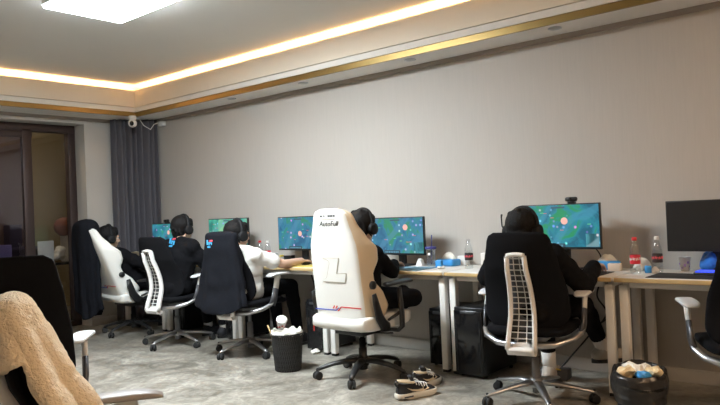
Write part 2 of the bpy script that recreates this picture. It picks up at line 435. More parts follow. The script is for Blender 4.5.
# the hidden warm strip
strip = thing('led_strip', 'warm LED strip glowing behind the cove lip around the ceiling tray', 'strip light')
for i, (c, sz) in enumerate((((T[1] + 0.075, (T[2] + T[3]) / 2, LIP_Z - 0.068), (0.02, T[3] - T[2], 0.01)),
              ((T[0] - 0.075, (T[2] + T[3]) / 2, LIP_Z - 0.068), (0.02, T[3] - T[2], 0.01)),
              (((T[0] + T[1]) / 2, T[3] + 0.075, LIP_Z - 0.068), (T[1] - T[0], 0.02, 0.01)),
              (((T[0] + T[1]) / 2, T[2] - 0.075, LIP_Z - 0.068), (T[1] - T[0], 0.02, 0.01)))):
    b = MB(); b.box(c, sz); b.build('strip_run', M['led'], strip)

# ceiling panel lamp
PX0, PX1, PY0, PY1 = 2.20, 2.82, 3.44, 4.74
pl = thing('ceiling_light', 'bright white rectangular panel lamp on the ceiling', 'ceiling light', ((PX0 + PX1) / 2, (PY0 + PY1) / 2, CEIL_Z))
def rr_poly(hx, hy, r, n=5):
    P = []
    for cx, cy, a0 in ((hx - r, hy - r, 0), (-hx + r, hy - r, 90), (-hx + r, -hy + r, 180), (hx - r, -hy + r, 270)):
        for k in range(n + 1):
            a = math.radians(a0 + 90 * k / n); P.append((cx + r * math.cos(a), cy + r * math.sin(a)))
    return P
b = MB(); b.prism(rr_poly((PX1 - PX0) / 2, (PY1 - PY0) / 2, 0.03), lambda u, v, d: (u, v, d), -0.055, 0.0); b.build('lamp_frame', M['panelframe'], pl)
b = MB(); b.prism(rr_poly((PX1 - PX0) / 2 - 0.008, (PY1 - PY0) / 2 - 0.008, 0.028), lambda u, v, d: (u, v, d), -0.068, -0.055); b.build('diffuser', M['panel'], pl)

# recessed downlights in the soffit (switched off)
for y, lab in ((5.54, 'downlight in the soffit nearest the curtain corner'), (4.49, 'second downlight in the soffit from the curtain corner'),
               (3.25, 'third downlight in the soffit from the curtain corner'), (2.0, 'downlight in the soffit nearest the right edge')):
    d = thing('downlight', lab, 'downlight', (4.52, y, SOFFIT_Z), 0, 'downlights along the soffit')
    b = MB(); b.lathe([(0.030, 0.0), (0.046, -0.001), (0.048, -0.006), (0.036, -0.008), (0.030, -0.004)], n=28, cap0=False, cap1=False); b.build('bezel', M['gplastic'], d)
    b = MB(); b.lathe([(0.031, -0.001), (0.031, -0.003)], n=24); b.build('lens', M['spotlens'], d)

# sliding window to the balcony
win = structure(thing('window_1', None, None, (0, 0, 0)), 'dark brown framed sliding window to the balcony')
FY = 7.84
def fbox(name, x0, x1, z0, z1, d, mat, y=FY, bev=0.006):
    b = MB(); b.box(((x0 + x1) / 2, y, (z0 + z1) / 2), (x1 - x0, d, z1 - z0), None, bev); return b.build(name, mat, win)
b = MB()
b.box((OPEN_X1 - 0.045, FY, (OPEN_Z - .03) / 2), (0.09, 0.094, OPEN_Z - .03), None, 0.004)
b.box((OPEN_X0 + 0.04, FY, (OPEN_Z - .03) / 2), (0.08, 0.094, OPEN_Z - .03), None, 0.004)
b.box(((OPEN_X0 + OPEN_X1) / 2, FY, OPEN_Z - 0.045), (OPEN_X1 - OPEN_X0, 0.10, 0.09), None, 0.006)
b.box(((OPEN_X0 + OPEN_X1) / 2, FY, 0.03), (OPEN_X1 - OPEN_X0, 0.10, 0.06), None, 0.006)
b.build('window_frame', M['brown'], win)
b = MB()
b.box((3.405, FY - 0.025, OPEN_Z / 2), (0.105, 0.05, OPEN_Z - 0.12), None, 0.006)
b.box((2.72, FY - 0.025, OPEN_Z - 0.125), (1.5, 0.045, 0.07), None, 0.006)
b.box((2.72, FY - 0.025, 0.10), (1.5, 0.045, 0.08), None, 0.006)
b.build('sash', M['brown'], win)
fbox('pane', 3.46, OPEN_X1 - 0.09, 0.06, OPEN_Z - 0.09, 0.008, M['glass'], FY + 0.02, 0)
fbox('pane', OPEN_X0 + 0.08, 3.36, 0.13, OPEN_Z - 0.15, 0.008, M['glass_v'], FY - 0.02, 0)

# balcony beyond
BY = 9.7
span('floor_balcony', 0.5, 5.3, WIN_Y + 0.02, BY, -0.1, 0, M['floor'])
span('wall_balcony', 0.5, 5.3, BY, BY + 0.1, 0, 2.9, M['olive'])
span('wall_balcony_end', 5.2, 5.3, WIN_Y + 0.3, BY, 0, 2.9, M['olive'])
span('wall_balcony_side', 0.5, 0.6, WIN_Y + 0.3, BY, 0, 2.9, M['olive'])
span('ceiling_balcony', 0.5, 5.3, WIN_Y + 0.3, BY, 2.8, 2.9, M['soffit'])
bl = thing('balcony_lamp', 'small round lamp on the balcony ceiling', 'ceiling light', (3.3, 8.5, 2.8))
b = MB(); b.lathe([(0.10, 0), (0.10, -0.03), (0.06, -0.05)], n=24); b.build('lamp_shade', emat('dim balcony glow', (1.0, 0.80, 0.52), 110.0), bl)

# balcony clutter seen through the panes
shelf = thing('side_table', 'dark topped side table with red brown legs on the balcony', 'table', (4.22, 8.7, 0))
b = MB(); b.box((0, 0, 0.70), (0.62, 0.4, 0.03), None, 0.005); b.build('tabletop', M['gblack'], shelf)
for sx in (-1, 1):
    for sy in (-1, 1):
        b = MB(); b.box((sx * 0.26 * 1.0, sy * 0.15, 0.3425), (0.05, 0.05, 0.685), None, 0.004); b.build('leg', M['wood'], shelf)
o = MB(); o.box((0, 0, 0.16), (0.22, 0.22, 0.32), None, 0.01); o.box((0, 0, 0.322), (0.224, 0.226, 0.02), None, 0.006)
tag(o.build('carton', M['wplastic'], None, (4.35, 8.72, 0.715)), 'white carton under the ball on the balcony table', 'box')
b = MB(); b.ell((0, 0, 0.122), (0.122, 0.122, 0.122), None, 32, 20)
ball = tag(b.build('basketball', M['ball'], None, (4.235, 8.70, 1.047)), 'reddish brown basketball seen through the window pane', 'ball')
b = MB()
for rot in (Matrix.Rotation(0, 3, 'X'), Matrix.Rotation(PI / 2, 3, 'X'), Matrix.Rotation(PI / 2, 3, 'Y')):
    b.tube([rot @ V3((0.1225 * math.cos(a), 0.1225 * math.sin(a), 0)) + V3((0, 0, 0.122)) for a in [2 * PI * k / 40 for k in range(41)]], 0.0022, 6)
b.build('seam', M['black'], ball)
b = MB()
for k in range(9):
    q = V3((rnd.uniform(-.09, .09), rnd.uniform(-.08, .08), rnd.uniform(.05, .16)))
    b.ell(q, (rnd.uniform(.05, .08), .05, rnd.uniform(.035, .06)), rotz(rnd.uniform(0, 3)), 14, 8)
h_ = b.build('cloth_bag', M['paper'], None, (4.09, 8.60, 0.715)); mod(h_, 'REMESH', mode='VOXEL', voxel_size=0.008); mod(h_, 'SMOOTH', iterations=4)
tag(h_, 'crumpled white cloth bag on the balcony table left of the ball', 'bag')
ch = thing('folding_chair', 'white plastic chair behind the balcony window, right of the sash', 'chair', (3.70, 8.30, 0), 0.1)
b = MB(); b.box((0, 0, 0.45), (0.40, 0.40, 0.03), None, 0.01); b.build('seat', M['wplastic'], ch)
b = MB(); b.box((0, -0.19, 0.80), (0.20, 0.025, 0.42), None, 0.01); b.build('backrest', M['wplastic'], ch)
for sx in (-1, 1):
    for sy in (-1, 1):
        b = MB(); b.cyl((sx * 0.17, sy * 0.17, 0), (sx * 0.16, sy * 0.16, 0.44), 0.014); b.build('leg', M['wplastic'], ch)
ch = thing('folding_chair', 'pale chair back behind the left window pane', 'chair', (3.22, 8.45, 0), 0.0)
b = MB(); b.box((0, 0, 0.45), (0.42, 0.40, 0.03), None, 0.01); b.build('seat', M['wplastic'], ch)
b = MB(); b.box((0.02, -0.19, 0.79), (0.30, 0.025, 0.40), None, 0.01); b.build('backrest', M['wplastic'], ch)
for sx in (-1, 1):
    for sy in (-1, 1):
        b = MB(); b.cyl((sx * 0.17, sy * 0.17, 0), (sx * 0.16, sy * 0.16, 0.44), 0.014); b.build('leg', M['wplastic'], ch)
rack = thing('storage_rack', 'dark low cabinet standing against the balcony wall', 'cabinet', (3.5, 9.4, 0))
b = MB(); b.box((0, 0, 0.46), (1.3, 0.4, 0.92), None, 0.008); b.build('body', M['grey'], rack)
b = MB(); b.box((0, -0.205, 0.46), (1.24, 0.012, 0.86), None, 0.004); b.build('door', M['dgrey'], rack)
o = MB(); o.box((0, 0, 0.15), (0.16, 0.2, 0.30), None, 0.01)
tag(o.build('grey_box', M['grey'], None, (3.86, 9.35, 0.92)), 'grey box on the balcony cabinet, left of the sash', 'box')
pt = thing('potted_plant', 'dark leafy plant behind the left window pane', 'plant', (3.42, 9.3, 0.92))
b = MB(); b.lathe([(0.05, 0), (0.07, 0.1), (0.06, 0.1)], n=18); b.build('pot', M['grey'], pt)
b = MB()
for k in range(14):
    a = k * 2.4; l = rnd.uniform(.06, .14); b.ell((l * .6 * math.cos(a), l * .6 * math.sin(a), .14 + rnd.uniform(0, .14)), (.045, .018, .03), rotz(a), 8, 6)
b.build('foliage', pm('dusky leaf', (0.03, 0.03, 0.045), 0.6), pt)

# curtain gathered in the corner
def curtain_pt(u, v):
    x = 4.245 + 0.475 * u + 0.006 * math.sin(u * 41) * (1 - v * 0.3)
    y = 7.45 - 0.23 * u ** 2 + 0.045 * math.sin(u * 2 * PI * 8.5 + 0.5 * math.sin(v * 3)) * (0.7 + 0.3 * (1 - v)) + 0.016 * math.sin(u * 2 * PI * 3.3 + 1.0)
    return (x, y, 0.02 + 2.40 * v)
b = MB(); b.grid(curtain_pt, 180, 30)
cu = b.build('curtain', M['curtain']); mod(cu, 'SOLIDIFY', thickness=0.006)
tag(cu, 'blue grey pleated curtain gathered in the room corner', 'curtain')

# ------------------------------------------------------------------ desks
DX0, DX1, DZ = 4.13, 4.735, 0.74
DESKS = [(0.335, 1.527, 'white desk with an oak edge at the right edge, under the blank black monitor'),
         (1.547, 2.757, 'white oak-edged desk in front of the person in the black sweater'),
         (2.777, 3.965, 'white oak-edged desk carrying the tumbler, in front of the big white gaming chair'),
         (3.985, 5.175, 'white oak-edged desk where the person in the white T-shirt reaches for the mouse'),
         (5.195, 6.370, 'white oak-edged desk behind the chair with the draped navy jacket'),
         (6.390, 7.200, 'white oak-edged desk nearest the curtain')]
def make_desk(y0, y1, label):
    L = y1 - y0
    t = thing('desk', label, 'desk', (DX0, y0, 0), 0, 'row of desks along the wall')
    b = MB(); b.box((0.012 + (DX1 - DX0) / 2, L / 2, DZ - 0.0125), (DX1 - DX0 - 0.024, L, 0.025), None, 0.002); b.build('tabletop', M['top'], t)
    b = MB(); b.box((0.006, L / 2, DZ - 0.0135), (0.012, L, 0.025), None, 0.003); o = b.build('edge_band', M['oak'], t); o['label'] = 'oak front edge band'
    b = MB(); b.box((0.075, L / 2, DZ - 0.045), (0.03, L - 0.14, 0.04), None, 0.003); b.build('rail', M['white'], t)
    b = MB(); b.box((0.545, L / 2, DZ - 0.045), (0.03, L - 0.14, 0.04), None, 0.003); b.build('rail', M['white'], t)
    for y in (0.035, L - 0.035):
        b = MB(); b.box((0.30, y, DZ - 0.045), (0.42, 0.03, 0.04), None, 0.003); b.build('cross_bar', M['white'], t)
        for x in (0.075, 0.545):
            b = MB(); b.box((x, y, 0.355), (0.05, 0.05, 0.67), None, 0.004)
            lg = b.build('leg', M['white'], t)
            b = MB(); b.box((x, y, 0.010), (0.046, 0.046, 0.02), None, 0.003); b.build('foot', M['black'], lg)
    return t
for y0, y1, lab in DESKS: make_desk(y0, y1, lab)

# ------------------------------------------------------------------ monitors
TONES = {'a': ((0.01, 0.10, 0.16), (0.02, 0.20, 0.27), (0.02, 0.24, 0.10), (0.05, 0.24, 0.36)),
         'b': ((0.02, 0.10, 0.20), (0.03, 0.19, 0.30), (0.03, 0.22, 0.12), (0.07, 0.22, 0.36)),
         'c': ((0.02, 0.16, 0.14), (0.05, 0.36, 0.26), (0.22, 0.50, 0.28), (0.10, 0.35, 0.34))}
def make_monitor(yc, zb, w, h, seed, tone, label, rz=0.0, webcam=False, lit=True, x=4.50):
    t = thing('monitor', label, 'monitor', (x, yc, DZ), rz, 'monitors on the desks')
    zb -= DZ
    b = MB(); b.box((0.014, 0, zb + h / 2), (0.028, w, h), None, 0.004); b.box((0.04, 0, zb + h / 2), (0.03, w * 0.7, h * 0.6), None, 0.012); b.build('casing', M['black'], t)
    sc = screen_mat('game view %d' % seed, seed, 1.25, TONES[tone]) if lit else M['gblack']
    if not lit: sc = pm('screen switched off', (0.012, 0.012, 0.014), 0.35)
    b = MB(); b.box((-0.0005, 0, zb + h / 2 + 0.004), (0.003, w - 0.016, h - 0.024)); s = b.build('screen', sc, t)
    if lit:
        # on-screen read-outs: bottom bar, small map, score bar, a few health bars
        hw = (w - 0.016) / 2
        b = MB(); b.box((-0.0025, 0.05, zb + 0.028), (0.001, 0.17, 0.024)); b.build('status_bar', emat('status bar', (0.02, 0.06, 0.09), 1.0), s)
        ai = emat('ability icon', (0.10, 0.30, 0.42), 1.0)
        for k in range(8):
            b = MB(); b.box((-0.0032, 0.115 - k * 0.018, zb + 0.026), (0.001, 0.012, 0.013)); b.build('ability_icon', ai, s)
        b = MB(); b.box((-0.0025, -hw + 0.05, zb + 0.062), (0.001, 0.09, 0.088)); mp = b.build('minimap', screen_mat('small map %d' % seed, seed + 3.3, 1.0, ((0.01, 0.05, 0.06), (0.03, 0.16, 0.20), (0.08, 0.34, 0.40), (0.3, 0.5, 0.55))), s)
        b = MB(); b.box((-0.0025, 0.01, zb + h - 0.025), (0.001, 0.10, 0.012)); b.build('score_bar', emat('score bar', (0.04, 0.10, 0.14), 1.0), s)
        r = random.Random(seed)
        hb = [emat('health bar red', (0.75, 0.16, 0.14), 1.0), emat('health bar green', (0.2, 0.8, 0.25), 1.0)]
        for k in range(7):
            b = MB(); b.box((-0.0028, r.uniform(-hw * .8, hw * .8), zb + r.uniform(.09, h - .05)), (0.001, 0.024, 0.004)); b.build('health_bar', hb[k % 2], s)
        b = MB()
        b.ell((-0.002, r.uniform(-hw * .5, hw * .2), zb + h * r.uniform(.45, .75)), (0.0012, 0.025, 0.025), None, 16, 8)
        b.build('spell_glow', emat('spell glow', (0.95, 0.50, 0.42), 1.0), s)
    b = MB(); b.box((0.075, 0, (zb + 0.10) / 2), (0.03, 0.07, zb + 0.12), None, 0.006); b.build('stand_neck', M['black'], t)
    b = MB(); b.box((0.04, 0, 0.007), (0.19, 0.24, 0.012), None, 0.005); b.build('stand_base', M['black'], t)
    if webcam is not False:
        wc = thing('webcam', webcam[1], 'webcam', (x + 0.012, yc + webcam[0], DZ + zb + h), rz)
        b = MB(); b.box((0, 0, 0.03), (0.035, 0.085, 0.032), None, 0.012); b.build('body', M['black'], wc)
        b = MB(); b.box((0.008, 0, 0.0075), (0.05, 0.045, 0.015), None, 0.004); b.build('clip', M['black'], wc)
        b = MB(); b.lathe([(0.011, 0), (0.011, 0.004)], (-0.0165, 0, 0.03), 16, Matrix.Rotation(-PI / 2, 3, 'Y')); b.build('lens', M['lens'], wc)
    return t
make_monitor(1.04, 0.875, 0.555, 0.315, 6, 'a', 'blank black monitor at the right edge, switched off', lit=False)
make_monitor(2.02, 0.885, 0.570, 0.315, 5, 'a', 'lit monitor with a webcam, right of the head in front of the black chair', webcam=(-0.085, 'black webcam on the monitor right of the black-haired head'))
make_monitor(3.455, 0.830, 0.555, 0.315, 4, 'b', 'lit monitor right of the big white gaming chair, beside the tumbler')
make_monitor(4.61, 0.862, 0.575, 0.320, 3, 'b', 'lit monitor left of the big white gaming chair')
make_monitor(5.67, 0.865, 0.640, 0.325, 2, 'c', 'pale green lit monitor behind the head of the person in white')
make_monitor(6.79, 0.845, 0.560, 0.315, 1, 'a', 'lit monitor in front of the curtain', webcam=(0.0, 'small webcam on the monitor by the curtain'))

# ------------------------------------------------------------------ chairs
def casters(root, rad, n, rot, mat, r=0.028):
    for k in range(n):
        a = rot + 2 * PI * k / n
        c = V3((rad * math.cos(a), rad * math.sin(a), r))
        t = V3((-math.sin(a + .5), math.cos(a + .5), 0))
        b = MB()
        for sg in (-1, 1):
            b.tube([c + t * sg * 0.006, c + t * sg * 0.009, c + t * sg * 0.022, c + t * sg * 0.025], [r * .9, r, r, r * .8], 20)
        b.box(c + V3((0, 0, 0.016)), (0.05, 0.03, 0.028), rotz(a + .5 + PI / 2), 0.008)
        b.cyl(c + V3((0, 0, 0.02)), c + V3((0, 0, 0.055)), 0.008, None, 10)
        b.build('caster', mat, root)

def back_x(v):       # curve of the ergonomic backrest: local x against height fraction
    return -0.185 - 0.115 * v + 0.035 * math.sin(min(1, v * 1.6) * PI) * (1 if v < .62 else 0.9)
BZ0, BZ1 = 0.47, 1.05
def make_task_chair(label, loc, rz, star=0.3, group='white framed task chairs', back_tab=None, arm_dz=0.0, top=1.05, arm_dx=0.0, arm_yaw=0.0, pad='armpad'):
    t = thing('task_chair', label, 'chair', loc, rz, group)
    # star base
    b = MB()
    for k in range(5):
        a = star + 2 * PI * k / 5; d = V3((math.cos(a), math.sin(a), 0))
        b.tube([d * 0.02 + V3((0, 0, .115)), d * 0.12 + V3((0, 0, .108)), d * 0.24 + V3((0, 0, .088)), d * 0.325 + V3((0, 0, .072)), d * 0.345 + V3((0, 0, .066))],
               [0.030, 0.026, 0.021, 0.017, 0.010], 10, (V3((0, 0, 1)), 0.62))
    b.lathe([(0.036, 0.085), (0.042, 0.10), (0.040, 0.13), (0.030, 0.14)], n=24)
    b.build('star_base', M['chrome'], t)
    casters(t, 0.335, 5, star, M['rubber'])
    b = MB(); b.cyl((0, 0, .05), (0, 0, .27), 0.026); b.cyl((0, 0, .27), (0, 0, .40), 0.016); b.build('gas_column', M['grey'], t)
    b = MB(); b.box((-0.02, 0, 0.395), (0.26, 0.17, 0.05), None, 0.015); b.box((-0.15, 0, 0.385), (0.12, 0.12, 0.04), None, 0.015); b.build('tilt_mechanism', M['gplastic'], t)
    # curved alloy yoke below the back, out to both arms
    b = MB()
    P = [(-0.01, .295, .475), (-0.05, .290, .440), (-0.12, .258, .412), (-0.19, .17, .388), (-0.215, .06, .380), (-0.215, -.06, .380), (-0.19, -.17, .388), (-0.12, -.258, .412), (-0.05, -.290, .440), (-0.01, -.295, .475)]
    b.tube(P, [0.017, .021, .024, .026, .028, .028, .026, .024, .021, .017], 12, (V3((0, 0, 1)), 0.8)); b.build('yoke', M['chrome'], t)
    # seat
    b = MB()
    sec = []
    for i in range(11):
        x = -0.235 + 0.50 * i / 10; e = abs(i - 5) / 5
        w = 0.255 - 0.045 * e ** 4; th = 0.038 - 0.022 * e ** 4; zc = 0.455 - 0.012 * (i > 8) * (i - 8)
        sec.append([V3((x, w * math.copysign(abs(math.cos(a)) ** .45, math.cos(a)), zc + th * math.copysign(abs(math.sin(a)) ** .6, math.sin(a)) + 0.012 * abs(math.cos(a)) ** 3)) for a in [2 * PI * k / 28 for k in range(28)]])
    b.ring_loft(sec); b.build('seat', M['bfabric'], t)
    # backrest: curved padded panel
    tab = back_tab or [(0, .15), (.03, .205), (.08, .240), (.16, .258), (.4, .250), (.7, .220), (.9, .192), (.955, .182), (.985, .165), (1, .14)]
    rings = []
    for j in range(33):
        v = j / 32; z = BZ0 + (top - BZ0) * v; w = lerp(tab, v); th = 0.024 * min(1, 0.35 + 6 * min(v, 1 - v))
        ring = []
        for k in range(36):
            a = 2 * PI * k / 36; u = math.copysign(abs(math.cos(a)) ** .75, math.cos(a)); s = math.copysign(abs(math.sin(a)) ** .7, math.sin(a))
            ring.append(V3((back_x(v) + 0.055 * (u * w / .27) ** 2 + th * s, w * u, z)))
        rings.append(ring)
    b = MB(); b.ring_loft(rings); b.build('backrest', M['bfabric'], t)
    # white spine: tapering frame with a slatted grille
    def sp(y, v, off=0.0): return V3((back_x(v) - 0.046 - off - 0.02 * max(0, .14 - v) / .14, y, BZ0 + (BZ1 - BZ0) * v))
    V = [-0.18 + 0.94 * i / 14 for i in range(15)]
    def hw(v): return 0.050 + 0.030 * (0.77 - v) / .92
    b = MB()
    for sg in (-1, 1):
        b.tube([sp(sg * hw(v), v, 0.012) for v in V], 0.0135, 8, (V3((1, 0, 0)), 1.9))
    b.tube([sp(hw(.77) * q, .77 + 0.012 * (1 - q * q), 0.010) for q in (-1, -.8, -.4, 0, .4, .8, 1)], 0.014, 8, (V3((1, 0, 0)), 1.5))
    for q in range(3):
        b.tube([sp(hw(-.18) * s_, -.18 - q * 0.014, 0.004 - 0.008 * q) for s_ in (-1, -.6, 0, .6, 1)], 0.018, 8, (V3((1, 0, 0)), 1.6))
    b.tube([sp(0, -.15, 0.0), V3((-0.23, 0, .38)), V3((-0.15, 0, .385))], [0.055, .055, .05], 10, (V3((0, 0, 1)), 0.45))
    spn = b.build('spine', M['wplastic'], t)
    b = MB()
    for i in range(16):
        v = -0.13 + 0.87 * i / 15
        b.tube([sp(-hw(v), v, -.002), sp(hw(v), v, -.002)], 0.0034, 6)
    for q in (-.34, .34): b.tube([sp(q * hw(v), v, -.002) for v in V], 0.0028, 6)
    b.build('grille', M['wplastic'], spn)
    b = MB(); b.grid(lambda u, w_: sp((u * 2 - 1) * hw(-.08 + .84 * w_) * .95, -.08 + .84 * w_, -.018), 4, 20)
    gb = b.build('grille_backing', M['dgrey'], spn); mod(gb, 'SOLIDIFY', thickness=0.004)
    # arms
    for sg, nm in ((1, 'left'), (-1, 'right')):
        b = MB(); b.tube([(-0.03, sg * .290, .435), (-0.01, sg * .302, .49), (0.015, sg * .303, .575)], [.040, .037, .034], 12, (V3((0, 1, 0)), 0.42)); ar = b.build('arm_sleeve', M['sleeve'], t)
        b = MB(); b.tube([(0.010, sg * .303, .55), (0.035, sg * .303, .62 + arm_dz), (0.055 + arm_dx * .6, sg * .300, .655 + arm_dz)], [.031, .033, .040], 12, (V3((0, 1, 0)), 0.42)); b.build('arm_post', M['wplastic'], t)
        b = MB()
        sec = []
        for i in range(13):
            x = -0.065 + arm_dx + 0.27 * i / 12; e = abs(i - 6) / 6; w = .048 * (1 - .42 * e ** 5) * (1 - 0.08 * i / 12); th = .014 * (1 - .6 * e ** 5)
            sec.append([V3((x, sg * .295 + math.tan(arm_yaw) * (x - .07) + w * math.copysign(abs(math.cos(a)) ** .6, math.cos(a)), .668 + arm_dz - .012 * e ** 3 + th * math.copysign(abs(math.sin(a)) ** .7, math.sin(a)))) for a in [2 * PI * k / 20 for k in range(20)]])
        b.ring_loft(sec); b.build('armrest', M[pad], t)
    return t
M['armpad'] = pm('pale grey arm pad', (0.62, 0.63, 0.64), 0.5)

def make_gaming_chair(label, loc, rz, star, logo=True, side_mat='cream', recline=.20, arm_up=0.0):  # default side_mat paints warm shade onto the white side bolsters
    t = thing('gaming_chair', label, 'chair', loc, rz, 'white gaming chairs')
    b = MB()
    for k in range(5):
        a = star + 2 * PI * k / 5; d = V3((math.cos(a), math.sin(a), 0))
        b.tube([d * 0.02 + V3((0, 0, .130)), d * 0.12 + V3((0, 0, .128)), d * 0.22 + V3((0, 0, .112)), d * 0.31 + V3((0, 0, .085)), d * 0.345 + V3((0, 0, .068))],
               [0.034, 0.030, 0.025, 0.021, 0.014], 10, (V3((0, 0, 1)), 0.7))
    b.lathe([(0.042, 0.09), (0.048, 0.11), (0.045, 0.15), (0.032, 0.16)], n=24)
    b.build('star_base', M['black'], t)
    casters(t, 0.335, 5, star, M['rubber'], 0.031)
    b = MB(); b.lathe([(0.030, .06), (0.030, .22), (0.024, .22), (0.024, .29), (0.017, .29), (0.017, .36)], n=20); b.build('gas_column', M['black'], t)
    b = MB(); b.box((0, 0, .355), (0.30, 0.26, 0.03), None, 0.006); b.box((0.02, 0, .335), (.18, .12, .04), None, .01); b.tube([(0, -.06, .34), (0.02, -.22, .345), (.02, -.27, .35)], .006, 8); b.build('tilt_plate', M['black'], t)
    # seat cushion with raised sides
    sec = []
    for i in range(13):
        x = -0.26 + 0.54 * i / 12; e = abs(i - 6) / 6; w = .27 * (1 - .10 * e ** 6); th = .058 * (1 - .45 * e ** 6)
        sec.append([V3((x, w * math.copysign(abs(math.cos(a)) ** .42, math.cos(a)), .432 + th * math.copysign(abs(math.sin(a)) ** .5, math.sin(a)) + (.030 * abs(math.cos(a)) ** 1.2 if math.sin(a) > 0 else 0))) for a in [2 * PI * k / 32 for k in range(32)]])
    b = MB(); b.ring_loft(sec); b.build('seat', M['leather'], t)
    # backrest shell: flat back, wings coming forward
    Z0, Z1 = .405, 1.275
    def bx(z): return -0.225 - recline * (z - Z0)
    W = [(Z0, .205), (.46, .235), (.60, .240), (.75, .235), (.90, .235), (1.0, .228), (1.08, .205), (1.15, .180), (1.21, .165), (1.25, .145), (1.27, .10), (1.275, .07)]
    D = [(Z0, .10), (.46, .165), (.56, .215), (.66, .185), (.75, .120), (.80, .120), (.90, .175), (.98, .185), (1.07, .125), (1.17, .085), (1.24, .075), (1.275, .03)]
    rings = []
    for j in range(45):
        z = Z0 + (Z1 - Z0) * (j / 44); w = lerp(W, z); d = lerp(D, z); x0 = bx(z)
        half = [(0, 0), (.35, 0), (.68, .0), (.82, .003), (.90, .008), (.955, .018), (1.0, .035), (1.0 + .5 * d, d * .45), (1.0 + .9 * d, d * .85), (.97 + .9 * d, d), (.90 + .8 * d, d * .98), (.86 + .3 * d, d * .80), (.74, min(d * .7, .085)), (.4, .070 if d > .06 else d * .7), (0, .068 if d > .06 else d * .7)]
        ring = [V3((x0 + q, w * u, z)) for u, q in half] + [V3((x0 + q, -w * u, z)) for u, q in reversed(half[1:-1])]
        rings.append(ring)
    b = MB(); b.m = 0; b.ring_loft(rings)
    n = len(half)
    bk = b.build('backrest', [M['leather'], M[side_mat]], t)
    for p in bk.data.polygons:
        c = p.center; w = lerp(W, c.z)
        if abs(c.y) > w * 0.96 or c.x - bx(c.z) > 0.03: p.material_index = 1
    def on_back(u, v, d):      # u to the right as seen from behind, v up; lies on the back face
        z = v; return V3((bx(z) - d, -u, z))
    if logo:
        L = [(-.093, .088), (.059, .088), (.020, -.025), (.113, -.023), (.093, -.088), (-.113, -.086), (-.074, -.053), (-.034, .050), (-.045, .070)]
        zc = .83
        b = MB(); b.tube([on_back(u, zc + v, .002) for u, v in L + L[:1]], .0026, 6); o = b.build('emblem_outline', M['tan'], bk)
        b = MB(); b.prism(L, lambda u, v, d: on_back(u, zc + v, d), -0.002, 0.004); o = b.build('emblem', M['leather'], bk)
        text_mesh('lettering', 'AutoFull', 0.052, M['black'], lambda u, v, d: on_back(u, 1.165 + v, d + .001), bk, 0.25)
        b = MB()
        for u0, w_ in ((-.062, .016), (-.034, .007), (.012, .020), (.036, .020), (.060, .016)): b.prism([(u0 - w_ / 2, -.006), (u0 + w_ / 2, -.006), (u0 + w_ / 2, .006), (u0 - w_ / 2, .006)], lambda u, v, d: on_back(u, 1.222 + v, d), -.001, .0015); b.build('small_print', M['dgrey'], bk); b = MB()
        b.bm.free()
        b = MB()
        for k in range(11): b.prism([(-.055 + k * .011, -.003), (-.048 + k * .011, -.003), (-.048 + k * .011, .003), (-.055 + k * .011, .003)], lambda u, v, d: on_back(u, 1.198 + v, d), -.001, .001); b.build('small_print', M['tan'], bk); b = MB()
        b.bm.free()
    # coloured piping low on the back
    z0 = .535 if logo else .56
    b = MB(); b.prism([(-.225, -.004), (-.02, -.004), (.01, .022), (.004, .022), (-.024, .004), (-.225, .004)], lambda u, v, d: on_back(u, z0 + v, d), -.001, .0018); o = b.build('stripe', M['blue'], bk); o['label'] = 'blue stripe'
    b = MB(); b.prism([(.0, -.006), (.03, .022), (.21, .020), (.21, .029), (.026, .030), (-.012, -.004)], lambda u, v, d: on_back(u, z0 + v, d), -.001, .0018); 
    b.prism([(-.055, .012), (-.045, .012), (-.030, .034), (-.040, .034)], lambda u, v, d: on_back(u, z0 + v, d), -.001, .0018); b.prism([(-.030, .012), (-.018, .012), (-.003, .034), (-.015, .034)], lambda u, v, d: on_back(u, z0 + v, d), -.001, .0018)
    o = b.build('stripe', M['red'], bk); o['label'] = 'red stripe'
    # pivots, side brackets, lever
    for sg in (-1, 1):
        b = MB(); b.lathe([(.030, 0), (.030, .016), (.022, .022)], (bx(.70) + .085, sg * .258, .72), 20, Matrix.Rotation(-sg * PI / 2, 3, 'X')); b.build('belt_grommet', M['black'], bk)
        b = MB(); b.tube([(-.02, sg * .272, .40), (-.09, sg * .285, .42), (-.145, sg * .290, .49), (-.175, sg * .290, .59), (-.19, sg * .288, .66)], [.032, .045, .042, .032, .022], 12, (V3((0, 1, 0)), .30)); b.build('side_bracket', M['black'], t)
        b = MB(); b.tube([(.05, sg * .17, .365), (.05, sg * .30, .37), (.05, sg * .335, .40), (.05, sg * .335, .50), (.03, sg * .335, .60 + arm_up)], [.022, .024, .026, .025, .022], 12, (V3((0, 1, 0)), .6)); b.build('arm_post', M['black'], t)
        b = MB(); b.tube([(-.10, sg * .325, .632 + arm_up), (-.08, sg * .325, .635 + arm_up), (.15, sg * .325, .640 + arm_up), (.175, sg * .325, .634 + arm_up)], [.034, .046, .046, .03], 16, (V3((0, 0, 1)), .33)); b.build('armrest', M['black'], t)
    b = MB(); b.tube([(-.06, -.30, .46), (.02, -.315, .49), (.06, -.32, .505)], [.010, .012, .016], 10); b.build('recline_lever', M['black'], t)
    return t

